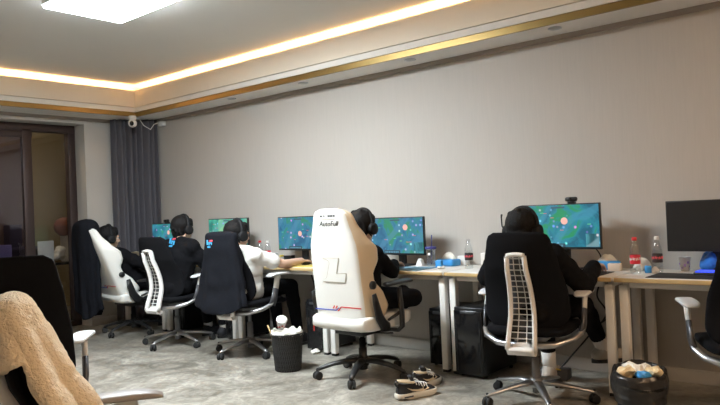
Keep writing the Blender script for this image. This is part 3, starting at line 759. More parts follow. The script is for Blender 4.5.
H5, H4, H3, H2, H1 = (3.87, 1.935), (3.77, 3.25), (3.92, 4.68), (3.83, 5.65), (3.99, 6.69)
R4 = math.radians(0); R1 = math.radians(-4)
make_task_chair('black-backed task chair with a white slatted spine, person in black sweater seated in it', (*H5, 0), math.radians(11), math.radians(207))
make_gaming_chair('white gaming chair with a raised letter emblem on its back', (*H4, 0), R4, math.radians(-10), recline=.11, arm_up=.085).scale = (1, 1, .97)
make_task_chair('task chair under the navy jacket, person in white T-shirt seated in it', (*H3, 0), .12, math.radians(173), arm_dz=.03, back_tab=[(0, .13), (.03, .175), (.08, .205), (.16, .22), (.4, .21), (.7, .18), (.9, .155), (.955, .145), (.985, .13), (1, .11)])
make_task_chair('task chair with a white spine behind the person in the emblem jersey', (*H2, 0), 0.14, math.radians(186))
make_gaming_chair('white gaming chair near the window with a black jacket hung over it', (*H1, 0), R1, math.radians(200), logo=False, side_mat='leather', recline=.36).scale = (1, 1, .915)
make_task_chair('black task chair cut off by the right edge, one pale arm showing', (3.88, 0.735, 0), math.radians(26), math.radians(10))
make_task_chair('black task chair at the left edge, white armrest to its right', (1.33, 3.26, 0), math.radians(65), math.radians(20), top=1.085, arm_yaw=-.25)
make_task_chair('nearest task chair, wrapped in the beige fleece coat', (1.05, 1.87, 0), math.radians(-30), math.radians(0), arm_dz=-.04, top=.965, arm_dx=-.06, pad='greypad', back_tab=[(0, .12), (.03, .16), (.08, .18), (.16, .19), (.4, .18), (.7, .15), (.9, .12), (.955, .11), (.985, .10), (1, .08)])

# ------------------------------------------------------------------ coats and jackets
def drape(name, mat, label, cat, loc, rz, rows, folds, seed, amp, n=84, thick=0.008, group=None, nz=34, lift=0.0, ragged=.02, side_fold=.35):
    """closed cloth shell hung over a chair back: rows of (z, x centre, half depth, half width, y centre)"""
    r = random.Random(seed); ph = [r.uniform(0, 6.28) for _ in range(4)]
    z0, z1 = rows[0][0], rows[-1][0]
    tabs = [[(q[0], q[k]) for q in rows] for k in range(1, 5)]
    rings = []
    for j in range(nz + 1):
        f = 1 - j / nz
        ring = []
        for k in range(n):
            a = 2 * PI * k / n
            zb = z0 + lift * (lambda q: q * q * (3 - 2 * q))(min(1, max(0, (-math.cos(a) + .42) / .3))) + ragged * math.sin(2 * a + ph[3]); z = zb + (z1 - zb) * j / nz
            xc, dx, wy, yc = [lerp(t, z) for t in tabs]
            w = 1 + amp * f * (math.sin(folds * a + ph[0] + 1.3 * f) + .6 * math.sin((folds * 1.7) // 1 * a + ph[1] - 2 * f) + .4 * math.sin(3 * a + ph[2]))
            cx = math.copysign(abs(math.cos(a)) ** .8, math.cos(a)); sy = math.copysign(abs(math.sin(a)) ** .8, math.sin(a))
            p = V3((xc + dx * cx * w, yc + wy * sy * (1 + (w - 1) * side_fold), z + (0.012 * math.sin(2 * a + ph[3]) * f)))
            nn = noise.noise_vector(p * 9 + V3((seed, 0, 0))) * (0.008 + 0.006 * f)
            ring.append(p + nn)
        rings.append(ring)
    b = MB(); R = b.ring_loft(rings, False, True)
    o = b.build(name, mat, None, loc, rz)
    mod(o, 'SOLIDIFY', thickness=thick, offset=1.0)
    mod(o, 'SUBSURF', levels=1, render_levels=1)
    return tag(o, label, cat, group)

# dark jacket over the window-side gaming chair: hangs over the far left part of the back
jk = drape('jacket', M['navy'], 'long black jacket hung over the white gaming chair near the window', 'jacket', (*H1, 0), R1,
      [(.25, -.42, .085, .20, .135), (.55, -.44, .085, .215, .13), (.76, -.445, .09, .21, .115), (.94, -.45, .10, .20, .095), (1.08, -.46, .11, .19, .06), (1.17, -.475, .10, .17, .03), (1.215, -.48, .08, .135, .015), (1.24, -.48, .04, .075, .01)], 7, 3, .20, ragged=.035)
jn = drape('jacket', M['navy'], 'navy jacket with a red and blue emblem hung over a task chair back', 'jacket', (*H3, 0), .12,
      [(.43, -.32, .085, .28, .03), (.60, -.295, .075, .24, .025), (.80, -.29, .065, .21, .02), (.95, -.297, .058, .185, .015), (1.03, -.30, .052, .172, .01), (1.065, -.30, .048, .165, .01), (1.08, -.30, .03, .145, .01)], 6, 8, .10)
def emblem(parent, fn, s):
    """small angular team mark: coral corner piece above sky-blue hooks"""
    def part(name, polys, mat, lab):
        b = MB()
        for P in polys: b.prism([(u * s, v * s) for u, v in P], fn, -.004, .003)
        o = b.build(name, mat, parent); o['label'] = lab
    part('emblem_piece', [[(-.1, .62), (1, .62), (1, 1), (.25, 1), (.25, .82), (-.1, .82)]], M['pink'], 'coral red emblem piece')
    part('emblem_piece', [[(-1, 1), (-.62, 1), (-.62, -.2), (-1, -.2)], [(-.35, .45), (.9, .45), (.9, -.5), (.5, -.5), (.5, .12), (-.35, .12)], [(-.75, -.55), (.3, -.55), (.3, -.95), (-.75, -.95)], [(-.3, .1), (.0, .1), (.0, -.35), (-.3, -.35)]], M['cyan'], 'sky blue emblem piece')
emblem(jn, lambda u, v, d: V3((-.362 - d - .0, .085 - u, .985 + v)), .034)

# beige fleece coat over the nearest chair
fl = drape('fleece_coat', M['fleece'], 'beige teddy fleece coat thrown over the nearest chair at the lower left', 'coat', (1.05, 1.87, 0), math.radians(-30),
      [(.46, -.150, .150, .26, -.0), (.60, -.175, .135, .25, -.0), (.70, -.195, .118, .235, -.0), (.80, -.222, .092, .21, 0), (.89, -.248, .074, .175, 0), (.95, -.262, .056, .14, 0), (.985, -.268, .044, .11, 0), (1.005, -.270, .030, .08, 0), (1.015, -.27, .012, .04, 0)], 5, 21, .27, n=160, thick=0.014, nz=56, lift=.40, side_fold=1.0)
tx = bpy.data.textures.new('fleece pile', 'CLOUDS'); tx.noise_scale = 0.016; tx.noise_depth = 2
fl.modifiers['subsurf'].levels = fl.modifiers['subsurf'].render_levels = 2
dm = mod(fl, 'DISPLACE', texture=tx, strength=0.006, mid_level=0.4)

# ------------------------------------------------------------------ people
def rot_head(yaw_, pitch_, roll_=0.0):
    return Matrix.Rotation(yaw_, 3, 'Z') @ Matrix.Rotation(pitch_, 3, 'Y') @ Matrix.Rotation(roll_, 3, 'X')
def hand(b, wrist, direction, palm_n, side, curl, scale=1.0):
    """palm, five bent fingers of different length, thumb from the side of the palm. palm_n: the way the palm faces; side +1 = thumb on direction x palm_n"""
    w = V3(wrist); d = V3(direction).normalized(); pn = V3(palm_n); pn = (pn - d * pn.dot(d)).normalized(); s = d.cross(pn) * side
    k = scale
    for i, (off, ln) in enumerate(((.030, .078), (.011, .084), (-.009, .080), (-.028, .072))):
        k0 = w + d * .012 * k + s * off * .55 * k; k1 = w + d * ln * k + s * off * k
        b.cap(k0, k1, .0135 * k, .0115 * k, 10)
        p = k1; a = curl[i] if isinstance(curl, (list, tuple)) else curl
        ang = a * .45
        for sg, (r0, r1) in zip(((.042, .026, .021), (.047, .029, .022), (.043, .027, .021), (.033, .021, .018))[i], ((.0098, .0090), (.0090, .0082), (.0082, .0072))):
            q = p + (d * math.cos(ang) + pn * math.sin(ang)) * sg * k + s * off * .06 * k
            b.cap(p, q, r0 * k, r1 * k, 10); p = q; ang += a
    t0 = w + d * .022 * k + s * .026 * k
    t1 = t0 + (d * .55 + s * .72 + pn * .30).normalized() * .042 * k
    t2 = t1 + (d * .88 + s * .22 + pn * .38).normalized() * .032 * k
    t3 = t2 + (d * .92 - s * .05 + pn * .40).normalized() * .025 * k
    b.cap(t0, t1, .0145 * k, .0118 * k, 10); b.cap(t1, t2, .0112 * k, .0098 * k, 10); b.cap(t2, t3, .0098 * k, .0080 * k, 10)

def person(label, loc, rz, P, shirt, pants='bcloth', shoe='shoe', sleeve=1.0, hood=False, slack=0.0):
    root = thing('person', label, 'person', loc, rz)
    pel, che, head = V3(P['pelvis']), V3(P['chest']), V3(P['head'])
    RH = rot_head(*P['face'])
    up_t = (che - pel).normalized(); side = V3((-math.sin(P.get('twist', 0)), math.cos(P.get('twist', 0)), 0)); fwd = side.cross(up_t) * 1.0
    shL, shR = che + side * .175 + up_t * .015, che - side * .175 + up_t * .015
    neck0 = che + up_t * .045; skull_base = head + RH @ V3((-.02, 0, -.075))
    def torso(b, e):
        b.cap(pel + side * .075, pel - side * .075, .118 + e, None, 16)
        for q in (-.065, .065):
            b.cap(pel + side * q + up_t * .02, (pel + che) / 2 + side * q * 1.1 - up_t * .02, .108 + e, .108 + e, 16)
            b.cap((pel + che) / 2 + side * q * 1.1, che + side * q * 1.25 - up_t * .09, .106 + e, .110 + e, 16)
        b.cap(shL - up_t * .03 - side * .05, shR - up_t * .03 + side * .05, .078 + e, None, 16)
        b.cap(che - up_t * .09 + side * .06, che - up_t * .09 - side * .06, .108 + e, None, 16)
        for sh in (shL, shR): b.cap(neck0 + (sh - neck0) * .2, sh, .052 + e, .056 + e, 14)
    def arm(b, sh, el, wr, e, frac=1.0):
        sh, el, wr = V3(sh), V3(el), V3(wr)
        b.cap(sh, el, .050 + e, .040 + e)
        if frac > 0: b.cap(el, el + (V3(wr) - V3(el)) * frac, .039 + e, (.039 + (.028 - .039) * frac) + e)
        bi = V3(sh) + (V3(el) - V3(sh)) * .45; b.ell(bi, (.051 + e, .051 + e, .056 + e))
    def legs(b, e, frac=1.0):
        for sg, kn, an in ((1, 'kneeL', 'ankleL'), (-1, 'kneeR', 'ankleR')):
            hp = pel + side * .088 * sg; k_, a_ = V3(P[kn]), V3(P[an])
            b.cap(hp, k_, .086 + e, .060 + e, 16); b.cap(k_, k_ + (a_ - k_) * frac, .057 + e, .057 + (.040 - .057) * frac + e, 16)
            m_ = k_ + (a_ - k_) * .32; b.ell(m_, (.060 + e, .056 + e, .085 + e), None, 14, 10)
    # ---- body
    b = MB(); torso(b, 0); legs(b, 0)
    b.cap(neck0, skull_base, .058, .054, 16)
    arm(b, shL, P['elbowL'], P['wristL'], 0); arm(b, shR, P['elbowR'], P['wristR'], 0)
    hand(b, P['wristL'], P['handL'], P.get('palmL', (0, 0, -1)), -1, P.get('curlL', .45)); hand(b, P['wristR'], P['handR'], P.get('palmR', (0, 0, -1)), 1, P.get('curlR', .5))
    for an, to in (('ankleL', 'toeL'), ('ankleR', 'toeR')):
        a_, t_ = V3(P[an]), V3(P[to]); d = (t_ - a_); d.z = 0; d.normalize()
        heel = a_ - d * .035 + V3((0, 0, -.045)); b.cap(a_, heel, .038, .032); b.cap(heel, t_, .034, .028); b.cap(a_, t_, .035, .026)
    hp = lambda x, y, z: head + RH @ V3((x, y, z))
    b.ell(head + RH @ V3((-.008, 0, .028)), (.096, .077, .092), RH, 24, 16)
    b.ell(hp(.030, 0, -.030), (.064, .060, .082), RH, 24, 16)
    b.cap(hp(.055, .022, -.092), hp(.055, -.022, -.092), .022)                       # chin
    for sg in (-1, 1):
        b.cap(hp(-.01, sg * .060, -.055), hp(.05, sg * .030, -.088), .018, .018)      # jaw
        b.ell(hp(.058, sg * .036, -.022), (.026, .026, .024), RH, 12, 8)              # cheek
        b.ell(hp(.076, sg * .030, .026), (.014, .026, .010), RH, 12, 8)               # brow
        b.ell(hp(-.004, sg * .080, -.004), (.020, .008, .032), RH @ Matrix.Rotation(-.25, 3, 'Y'), 12, 8)   # ear
        b.ell(hp(.000, sg * .085, -.004), (.014, .007, .024), RH, 12, 8)
    b.cap(hp(.086, 0, .016), hp(.104, 0, -.022), .008, .013); b.ell(hp(.094, .012, -.026), (.010, .009, .008), RH, 10, 6); b.ell(hp(.094, -.012, -.026), (.010, .009, .008), RH, 10, 6)
    b.ell(hp(.080, 0, -.056), (.014, .024, .012), RH, 12, 8)
    body = b.build('body', M['skin'], root)
    mod(body, 'REMESH', mode='VOXEL', voxel_size=0.0055, use_smooth_shade=True); mod(body, 'SMOOTH', factor=.5, iterations=3)
    for sg in (-1, 1):
        b = MB(); b.ell(hp(.079, sg * .031, .008), (.010, .013, .009), RH, 12, 8); e = b.build('eye', M['eyew'], body)
        b = MB(); b.ell(hp(.0865, sg * .031, .008), (.0035, .0055, .0055), RH, 10, 6); b.build('iris', M['black'], body)
        b = MB(); b.cap(hp(.089, sg * .018, .031), hp(.080, sg * .046, .033), .0042, .003); b.build('eyebrow', M['hair'], body)
    b = MB(); b.cap(hp(.0915, .018, -.055), hp(.0915, -.018, -.055), .0042); b.build('mouth', M['lip'], body)
    # ---- hair
    b = MB(); r = random.Random(label)
    b.ell(hp(-.024, 0, .041), (.109, .097, .102), RH, 24, 16)
    b.ell(hp(-.045, 0, -.012), (.072, .080, .085), RH, 20, 14)
    b.ell(hp(-.050, 0, -.062), (.046, .058, .050), RH, 16, 10)
    for k in range(7):
        q = -1 + 2 * k / 6; b.cap(hp(.060 - .02 * q * q, q * .058, .105 - .02 * q * q), hp(.086 - .025 * q * q, q * .066 + .006, .052 + r.uniform(-.008, .01)), .020, .008)
    for sg in (-1, 1): b.cap(hp(.02, sg * .078, .06), hp(.025, sg * .081, -.01), .018, .007)
    for k in range(26):
        a = r.uniform(0, 6.28); z = r.uniform(-.03, .11); rad = math.sqrt(max(0, 1 - ((z - .03) / .105) ** 2))
        p0 = hp(-.024 + .088 * rad * math.cos(a), .080 * rad * math.sin(a), z + .01)
        if math.cos(a) < .45: b.cap(p0, hp(-.024 + .104 * rad * math.cos(a + .2), .094 * rad * math.sin(a + .2), z - .035), .020, .007, 8)
    hr = b.build('hair', M['hair'], root); mod(hr, 'REMESH', mode='VOXEL', voxel_size=0.005, use_smooth_shade=True); mod(hr, 'SMOOTH', factor=.5, iterations=2)
    # ---- clothes
    e = .016 + slack
    b = MB(); torso(b, e)
    for sh, el, wr in ((shL, P['elbowL'], P['wristL']), (shR, P['elbowR'], P['wristR'])):
        if sleeve >= 1: arm(b, sh, el, wr, e - .006, P.get('cuff', .88))
        else:
            m_ = V3(sh) + (V3(el) - V3(sh)) * sleeve; b.cap(sh, m_, .060 + slack, .060 + slack); b.cap(m_ - (V3(el) - V3(sh)).normalized() * .03, m_, .062 + slack, .063 + slack)
    b.cap(neck0 - up_t * .03, neck0 + up_t * .012, .082, .068, 18)
    if hood:
        for k in range(9):
            a = math.radians(75 + 210 * k / 8); b.ell(neck0 + fwd * (.075 * math.cos(a) + .012) + side * (.095 * math.sin(a)) + up_t * (.005 - .03 * math.cos(a)), (.045, .045, .040), None, 12, 8)
    sh_ = b.build('hoodie' if hood else ('sweater' if sleeve >= 1 else 't_shirt'), M[shirt], root); mod(sh_, 'REMESH', mode='VOXEL', voxel_size=0.008, use_smooth_shade=True); mod(sh_, 'SMOOTH', factor=.5, iterations=5)
    tx_ = bpy.data.textures.get('cloth creases') or bpy.data.textures.new('cloth creases', 'CLOUDS'); tx_.noise_scale = .09
    mod(sh_, 'DISPLACE', texture=tx_, strength=0.018, mid_level=0.5, texture_coords='LOCAL')
    b = MB(); b.cap(pel + side * .078, pel - side * .078, .124, None, 16); legs(b, .008, P.get('hem', .90))
    pn = b.build('trousers', M[pants], root); mod(pn, 'REMESH', mode='VOXEL', voxel_size=0.009, use_smooth_shade=True); mod(pn, 'SMOOTH', factor=.5, iterations=4)
    for an, to in (('ankleL', 'toeL'), ('ankleR', 'toeR')):
        a_, t_ = V3(P[an]), V3(P[to]); d = (t_ - a_); d.z = 0; d.normalize(); heel = a_ - d * .038 + V3((0, 0, -.045)); heel.z = t_.z + .006
        if shoe:
            b = MB(); b.cap(heel, t_, .043, .037); b.cap(a_ + V3((0, 0, .0)), heel, .046, .042); b.cap(a_ + V3((0, 0, -.01)), t_, .044, .034)
            s_ = b.build('shoe', M[shoe], root); mod(s_, 'REMESH', mode='VOXEL', voxel_size=0.006, use_smooth_shade=True); mod(s_, 'SMOOTH', factor=.5, iterations=4)
            sl = MB(); c = (heel + t_) / 2; c.z = t_.z - .036
            L = (t_ - heel).length
            an_ = math.atan2(d.y, d.x)
            R_ = rotz(an_)
            sl.prism([((L / 2 + .045) * math.cos(q) , .044 * math.sin(q) * (1 - .15 * math.cos(q))) for q in [2 * PI * k / 28 for k in range(28)]], lambda u, v, dd: c + R_ @ V3((u, v, dd)), -.008, .016); sl.build('sole', M['black'], s_)
        b = MB(); k_ = V3(P['kneeL' if an == 'ankleL' else 'kneeR']); m_ = a_ + (k_ - a_) * .28; b.tube([a_ + (k_ - a_) * -.02, m_], [.046, .049], 16); b.build('sock', M[P.get('sock', 'wcloth')], root)
    return root, dict(head=head, RH=RH, neck=neck0, up=up_t, fwd=fwd, side=side, che=che)

def headset(label, loc, rz, K, mic=False):
    t = thing('headset', label, 'headset', loc, rz, 'headsets')
    hp = lambda x, y, z: K['head'] + K['RH'] @ V3((x, y, z))
    b = MB(); b.tube([hp(-.012, .104 * math.cos(a), .022 + .124 * math.sin(a)) for a in [PI * k / 24 for k in range(25)]], .012, 10, (K['RH'] @ V3((1, 0, 0)), 1.5)); b.build('headband', M['hsblack'], t)
    for sg in (-1, 1):
        c0, c1, c2, c3 = hp(-.006, sg * .086, -.006), hp(-.006, sg * .102, -.006), hp(-.006, sg * .120, -.006), hp(-.006, sg * .126, -.006)
        b = MB(); b.tube([c0, c1, c2, c3], [.040, .046, .044, .034], 24); cup = b.build('ear_cup', M['hsblack'], t)
        b = MB(); b.tube([hp(-.006, sg * .080, -.006), c0], [.036, .040], 24); b.build('ear_pad', M['rubber'], cup)
    if mic:
        b = MB(); b.tube([hp(-.01, .122, 0), hp(-.014, .142, .03), hp(-.014, .150, .085), hp(-.012, .150, .105)], [.005, .005, .005, .007], 8); b.build('microphone', M['black'], t)
    return t

def pose(dx=0.0, **k):
    P = dict(pelvis=(-.10, 0, .575), chest=(-.10, 0, .93), head=(-.05, 0, 1.12), face=(0, .12, 0),
             elbowL=(.16, .30, .74), wristL=(.36, .16, .785), handL=(1, -.15, -.12), elbowR=(.16, -.30, .74), wristR=(.38, -.22, .785), handR=(1, .1, -.12),
             kneeL=(.40, .12, .55), ankleL=(.46, .13, .10), toeL=(.60, .14, .045), kneeR=(.40, -.12, .55), ankleR=(.46, -.13, .10), toeR=(.60, -.14, .045))
    P.update(k); return P

# the person in the black sweater (right)
_, K5 = person('person in a black sweater seated in the black task chair, right hand on a mouse', (*H5, 0), 0.0,
    pose(pelvis=(-.06, 0, .58), chest=(-.04, .015, .875), head=(.0, .045, 1.045), face=(-.05, .15, 0),
         elbowR=(.13, -.275, .700), wristR=(.47, -.215, .80), handR=(1, .10, -.16), elbowL=(.04, .345, .745), wristL=(.30, .20, .785), handL=(1, -.2, -.1),
         kneeR=(.40, -.15, .54), ankleR=(.55, -.21, .245), toeR=(.65, -.30, .195), hem=.72, cuff=.80), 'bcloth', 'bcloth', 'greyshoe', 1.0, True, .012)
headset('black headset with a raised microphone on the person in the black sweater', (*H5, 0), 0.0, K5, True)
# person in the emblem gaming chair
_, K4 = person('person in black long sleeves half hidden behind the big white gaming chair', (*H4, 0), 0.0,
    pose(pelvis=(-.04, 0, .585), chest=(.06, .08, .875), head=(.13, .06, 1.08), face=(.0, .15, 0), twist=0.0,
         elbowR=(.22, -.13, .745), wristR=(.52, .08, .785), handR=(1, .22, -.1), elbowL=(.28, .25, .76), wristL=(.42, .14, .785), handL=(1, -.2, -.1),
         kneeR=(.24, -.30, .565), ankleR=(.32, .04, .545), toeR=(.36, .16, .535), kneeL=(.24, .30, .565), ankleL=(.20, .02, .56), toeL=(.16, -.10, .54)), 'bcloth', 'bcloth', None, 1.0, False, .004)
headset('black headset on the person behind the big white gaming chair', (*H4, 0), 0.0, K4)
# person in the white T-shirt
_, K3 = person('person in a white T-shirt stretching the right arm to a mouse', (*H3, 0), 0.0,
    pose(pelvis=(-.06, 0, .575), chest=(-.09, -.03, .85), head=(-.09, .01, 1.04), face=(-.18, .08, 0),
         elbowR=(.16, -.29, .775), wristR=(.38, -.29, .785), handR=(1, .05, -.1), elbowL=(.22, .30, .76), wristL=(.40, .18, .785), handL=(1, -.3, -.1)), 'wcloth', 'bcloth', 'shoe', .62, False, .006)
headset('black headset on the person in the white T-shirt', (*H3, 0), 0.0, K3)
# person in the emblem jersey
r2p, K2 = person('person in a black jersey with a small red and blue emblem below the nape', (*H2, 0), 0.0,
    pose(pelvis=(-.05, -.02, .58), chest=(.02, -.07, .92), head=(.10, -.01, 1.10), face=(.0, .18, 0)), 'bcloth', 'bcloth', 'shoe', 1.0, False, .012)
headset('black headset on the person in the emblem jersey', (*H2, 0), 0.0, K2)
jersey = [c for c in r2p.children if c.name.startswith('sweater')][0]
ob = K2['che'] + K2['up'] * .045
emblem(jersey, lambda u, v, d: ob - K2['fwd'] * (.108 + d) - K2['side'] * u + K2['up'] * v, .044)
# person near the curtain
_, K1 = person('person in black by the curtain, hand raised around a drink cup', (*H1, 0), 0.0,
    pose(pelvis=(-.05, 0, .56), chest=(-.20, .0, .84), head=(-.24, .02, 1.03), face=(-.2, .08, 0),
         elbowR=(.02, -.27, .72), wristR=(.175, -.04, .80), handR=(.12, .30, .75), palmR=(.9, .5, 0), curlR=.4), 'bcloth', 'bcloth', 'shoe', 1.0, False, .004)
headset('black headset on the person by the curtain', (*H1, 0), 0.0, K1)

# ------------------------------------------------------------------ things on the desks
def D(x, y): return (x, y, DZ)
def pad(label, x0, x1, y0, y1, mat):
    b = MB(); b.box((0, 0, .002), (x1 - x0, y1 - y0, .004), None, .0015)
    tag(b.build('desk_mat', mat, None, D((x0 + x1) / 2, (y0 + y1) / 2)), label, 'desk mat')
PADS = [(4.19, 4.46, .62, 1.36, 'black desk mat below the blank black monitor', 'rubber'),
        (4.19, 4.46, 1.64, 2.36, 'black desk mat under the hand of the person in the black sweater', 'rubber'),
        (4.16, 4.46, 3.02, 3.86, 'teal blue desk mat below the monitor right of the big white chair', 'tealpad'),
        (4.16, 4.40, 4.16, 4.90, 'yellow desk mat under the hand of the person in the white T-shirt', 'ypad')]
for x0, x1, y0, y1, lab, m in PADS: pad(lab, x0, x1, y0, y1, M[m])
def keyboard(label, x, y, rz, body, keys, z=DZ, lw=.42):
    t = thing('keyboard', label, 'keyboard', (x, y, z), rz)
    b = MB(); b.box((0, 0, .010), (.135, lw, .018), None, .005); b.build('case', body, t)
    b = MB()
    for r_ in range(5):
        for k in range(int(lw / .0195)): b.box((-.05 + r_ * .0235, -lw / 2 + .018 + k * .0193, .022), (.018, .0155, .008))
    o = b.build('keys', keys, t); o['kind'] = 'stuff'
    return t
def mouse(label, x, y, rz, mat, z=DZ + .004):
    t = thing('mouse', label, 'mouse', (x, y, z), rz)
    b = MB(); b.ell((0, 0, .016), (.060, .031, .020), None, 20, 12); o = b.build('shell', mat, t)
    b = MB(); b.cyl((.035, -.004, .031), (.035, .004, .031), .007, None, 14); b.build('scroll_wheel', M['rubber'], t)
kb6 = keyboard('black keyboard glowing blue at the right edge of the photo', 4.44, .93, 0, M['black'], M['bluelight'])
keyboard('silver keyboard in front of the person in the black sweater', 4.36, 2.06, 0, M['gplastic'], M['wplastic'], DZ + .004)
mouse('black mouse under the right hand of the person in the black sweater', 4.425, 1.745, .1, M['black'])
keyboard('black keyboard in front of the big white gaming chair', 4.30, 3.62, 0, M['black'], M['dgrey'], DZ + .004, .36)
mouse('black mouse under the hand right of the big white gaming chair', 4.375, 3.385, .2, M['black'])
keyboard('black keyboard between both hands of the person in the white T-shirt', 4.42, 4.86, 0, M['black'], M['dgrey'], DZ, .38)
mouse('black mouse at the end of the stretched arm in the white T-shirt', 4.365, 4.395, 0, M['black'])
keyboard('black keyboard on the desk behind the draped navy jacket', 4.40, 5.82, 0, M['black'], M['dgrey'], DZ, .40)
keyboard('black keyboard on the desk by the curtain', 4.40, 6.98, 0, M['black'], M['dgrey'], DZ, .40)

def bottle(label, x, y, cap_m, band_m, h=.22, mark=None, fill=0.35):
    t = thing('water_bottle', label, 'bottle', D(x, y), 0, 'water bottles')
    k = h / .22
    b = MB(); b.lathe([(.024, .0), (.031, .006), (.031, .05), (.0285, .06), (.031, .07), (.031, .125), (.028, .15), (.018, .178), (.0125, .19), (.0125, .20)], n=24); s = b.build('bottle_body', M['clear'], t)
    b = MB(); b.lathe([(.0145, .198), (.0150, .200), (.0150, .214), (.0135, .218)], n=20); b.build('cap', cap_m, t)
    b = MB(); b.lathe([(.0316, .062), (.0318, .064), (.0318, .112), (.0314, .114)], n=28, cap0=False, cap1=False); l = b.build('label_band', band_m, t)
    if mark:
        b = MB()
        for q in range(10):
            a = q * .62
            for j in range(3):
                c = V3((.0322 * math.cos(a + j * .16), .0322 * math.sin(a + j * .16), .088 + .006 * ((q + j) % 2)))
                b.box(c, (.002, .006, .012 - .003 * j), rotz(a + j * .16))
        b.build('label_print', mark, l)
    for c in t.children: c.scale = (1, 1, k)
    return t
M['bandred'] = pm('red bottle band', (0.62, 0.03, 0.05), 0.4)
M['bandblack'] = pm('black bottle band', (0.03, 0.025, 0.028), 0.4)
bottle('clear bottle with a red cap and red band on the right desk', 4.37, 1.475, M['red'], M['bandred'], .235, M['wplastic'])
bottle('clear bottle with a white cap and dark red-marked band on the right desk', 4.50, 1.38, M['wplastic'], M['bandblack'], .232, M['pink'])
bottle('clear bottle with a dark band, left of the head in front of the black chair', 4.45, 2.735, M['clear'], M['bandblack'], .225, M['pink'])
bottle('red-capped bottle left of the pair behind the white T-shirt', 4.56, 5.24, M['red'], M['clear'], .215)
bottle('white-capped bottle right of the pair behind the white T-shirt', 4.60, 5.17, M['wplastic'], M['bandred'], .21, M['wplastic'])
bottle('red-capped bottle by the curtain', 4.30, 6.86, M['red'], M['bandred'], .215)

def cup(label, x, y, mat, h=.085, r0=.025, r1=.035, dec=None, lid=None, z=DZ, rot=None):
    t = thing('paper_cup', label, 'cup', (x, y, z))
    b = MB(); b.lathe([(r0, 0), (r1, h), (r1 + .002, h), (r1 + .002, h + .003), (r1 - .001, h + .003), (r1 - .002, h * .98), (r0 - .002, .004)], n=26); b.build('cup_body', mat, t)
    if dec:
        b = MB()
        for k in range(11):
            a = k * .571; f = .25 + .5 * ((k * 7) % 5) / 5; r_ = r0 + (r1 - r0) * f + .0006
            b.box((r_ * math.cos(a), r_ * math.sin(a), h * f), (.0015, .013, .018 - .004 * (k % 3)), rotz(a))
        b.build('printed_pattern', dec, t)
    if lid:
        b = MB(); b.lathe([(r1 + .003, h), (r1 + .003, h + .008), (r1 - .004, h + .014)], n=26); b.build('lid', lid, t)
    return t
cup('white paper cup with a lilac pattern below the blank monitor', 4.63, 1.255, M['wplastic'], .088, .025, .036, M['purple'])
cup('white cup between the bottles and the monitor left of the big white chair', 4.58, 5.06, M['wplastic'], .085, .030, .037)
cup('milky drink cup in the raised hand by the curtain', 4.15, 6.88, M['kraft'], .115, .028, .040, None, M['clear'])
cup('white paper cup between the emblem jersey and the draped navy jacket', 4.46, 5.50, M['wplastic'], .10, .028, .036)

tb = thing('tumbler', 'clear tumbler with a dark blue lid and straw on the middle desk', 'tumbler', D(4.50, 3.115))
b = MB(); b.lathe([(.031, 0), (.034, .006), (.043, .145), (.041, .145), (.032, .008)], n=28); b.build('tumbler_body', M['clear'], tb)
b = MB(); b.lathe([(.045, .143), (.046, .146), (.046, .158), (.040, .162)], n=28); b.build('lid', M['lidblue'], tb)
b = MB(); b.tube([(.0, .0, .02), (.003, -.006, .16), (.005, -.010, .255)], .0042, 10); b.build('straw', M['lidblue'], tb)

def tissue_pack(label, x, y, rz, size, tuft_h, seed):
    t = thing('tissue_pack', label, 'tissues', D(x, y), rz, 'tissue packs')
    b = MB(); b.box((0, 0, size[2] / 2), size, None, min(size) * .3, 3); b.build('wrapper', M['bluepack'], t)
    r = random.Random(seed)
    ph = r.uniform(0, 6)
    b = MB(); b.grid(lambda u, v: ((v - .5) * size[0] * .5 + .012 * math.sin(7 * u + ph), (u - .5) * size[1] * .75, size[2] * .95 + tuft_h * (1 - (2 * u - 1) ** 2) * (.55 + .45 * math.sin(3 * v + ph)) * (1 - (2 * v - 1) ** 4) + .004 * math.sin(17 * u + 9 * v)), 18, 10)
    o = b.build('tissue', M['paper'], t); mod(o, 'SOLIDIFY', thickness=.003)
    return t
tissue_pack('blue tissue pack with white tissue pulled out, right of the hand on the mouse', 4.62, 1.745, .3, (.10, .17, .06), .05, 1)
tissue_pack('blue tissue pack with white tissue pulled out, beside the tumbler', 4.62, 3.03, -.2, (.10, .19, .055), .055, 2)
def small_box(name, label, cat, x, y, rz, size, mat, bev=.004, z=DZ):
    b = MB(); b.box((0, 0, size[2] / 2), size, None, bev); return tag(b.build(name, mat, None, (x, y, z), rz), label, cat)
small_box('blue_box', 'small bright blue box in front of the tumbler tissue pack', 'box', 4.47, 3.02, .2, (.045, .05, .055), M['bluepack'])
small_box('card_box', 'small pale card box right of the blue tissue pack by the mouse hand', 'box', 4.54, 1.665, .1, (.05, .085, .05), M['beigebox'])
small_box('blue_box', 'small blue box at the foot of the white-capped bottle', 'box', 4.47, 1.43, .3, (.03, .04, .045), M['bluepack'])
small_box('white_box', 'white carton against the wall beside the tumbler tissue pack', 'box', 4.685, 2.93, 0, (.05, .085, .075), M['wplastic'])
small_box('milk_carton', 'white and blue carton just left of the black chair back', 'carton', 4.62, 2.69, .2, (.06, .06, .105), M['wplastic'])
small_box('black_box', 'small dark box under the left edge of the monitor by the white T-shirt', 'box', 4.60, 4.86, 0, (.06, .10, .065), M['black'])
jr = thing('small_jar', 'small jar with a yellow lid behind the white T-shirt arm', 'jar', D(4.60, 4.97))
b = MB(); b.lathe([(.020, 0), (.022, .004), (.022, .045), (.018, .052)], n=18); b.build('jar_body', M['clear'], jr)
b = MB(); b.lathe([(.020, .050), (.021, .052), (.021, .066), (.018, .068)], n=18); b.build('lid', M['yellow'], jr)
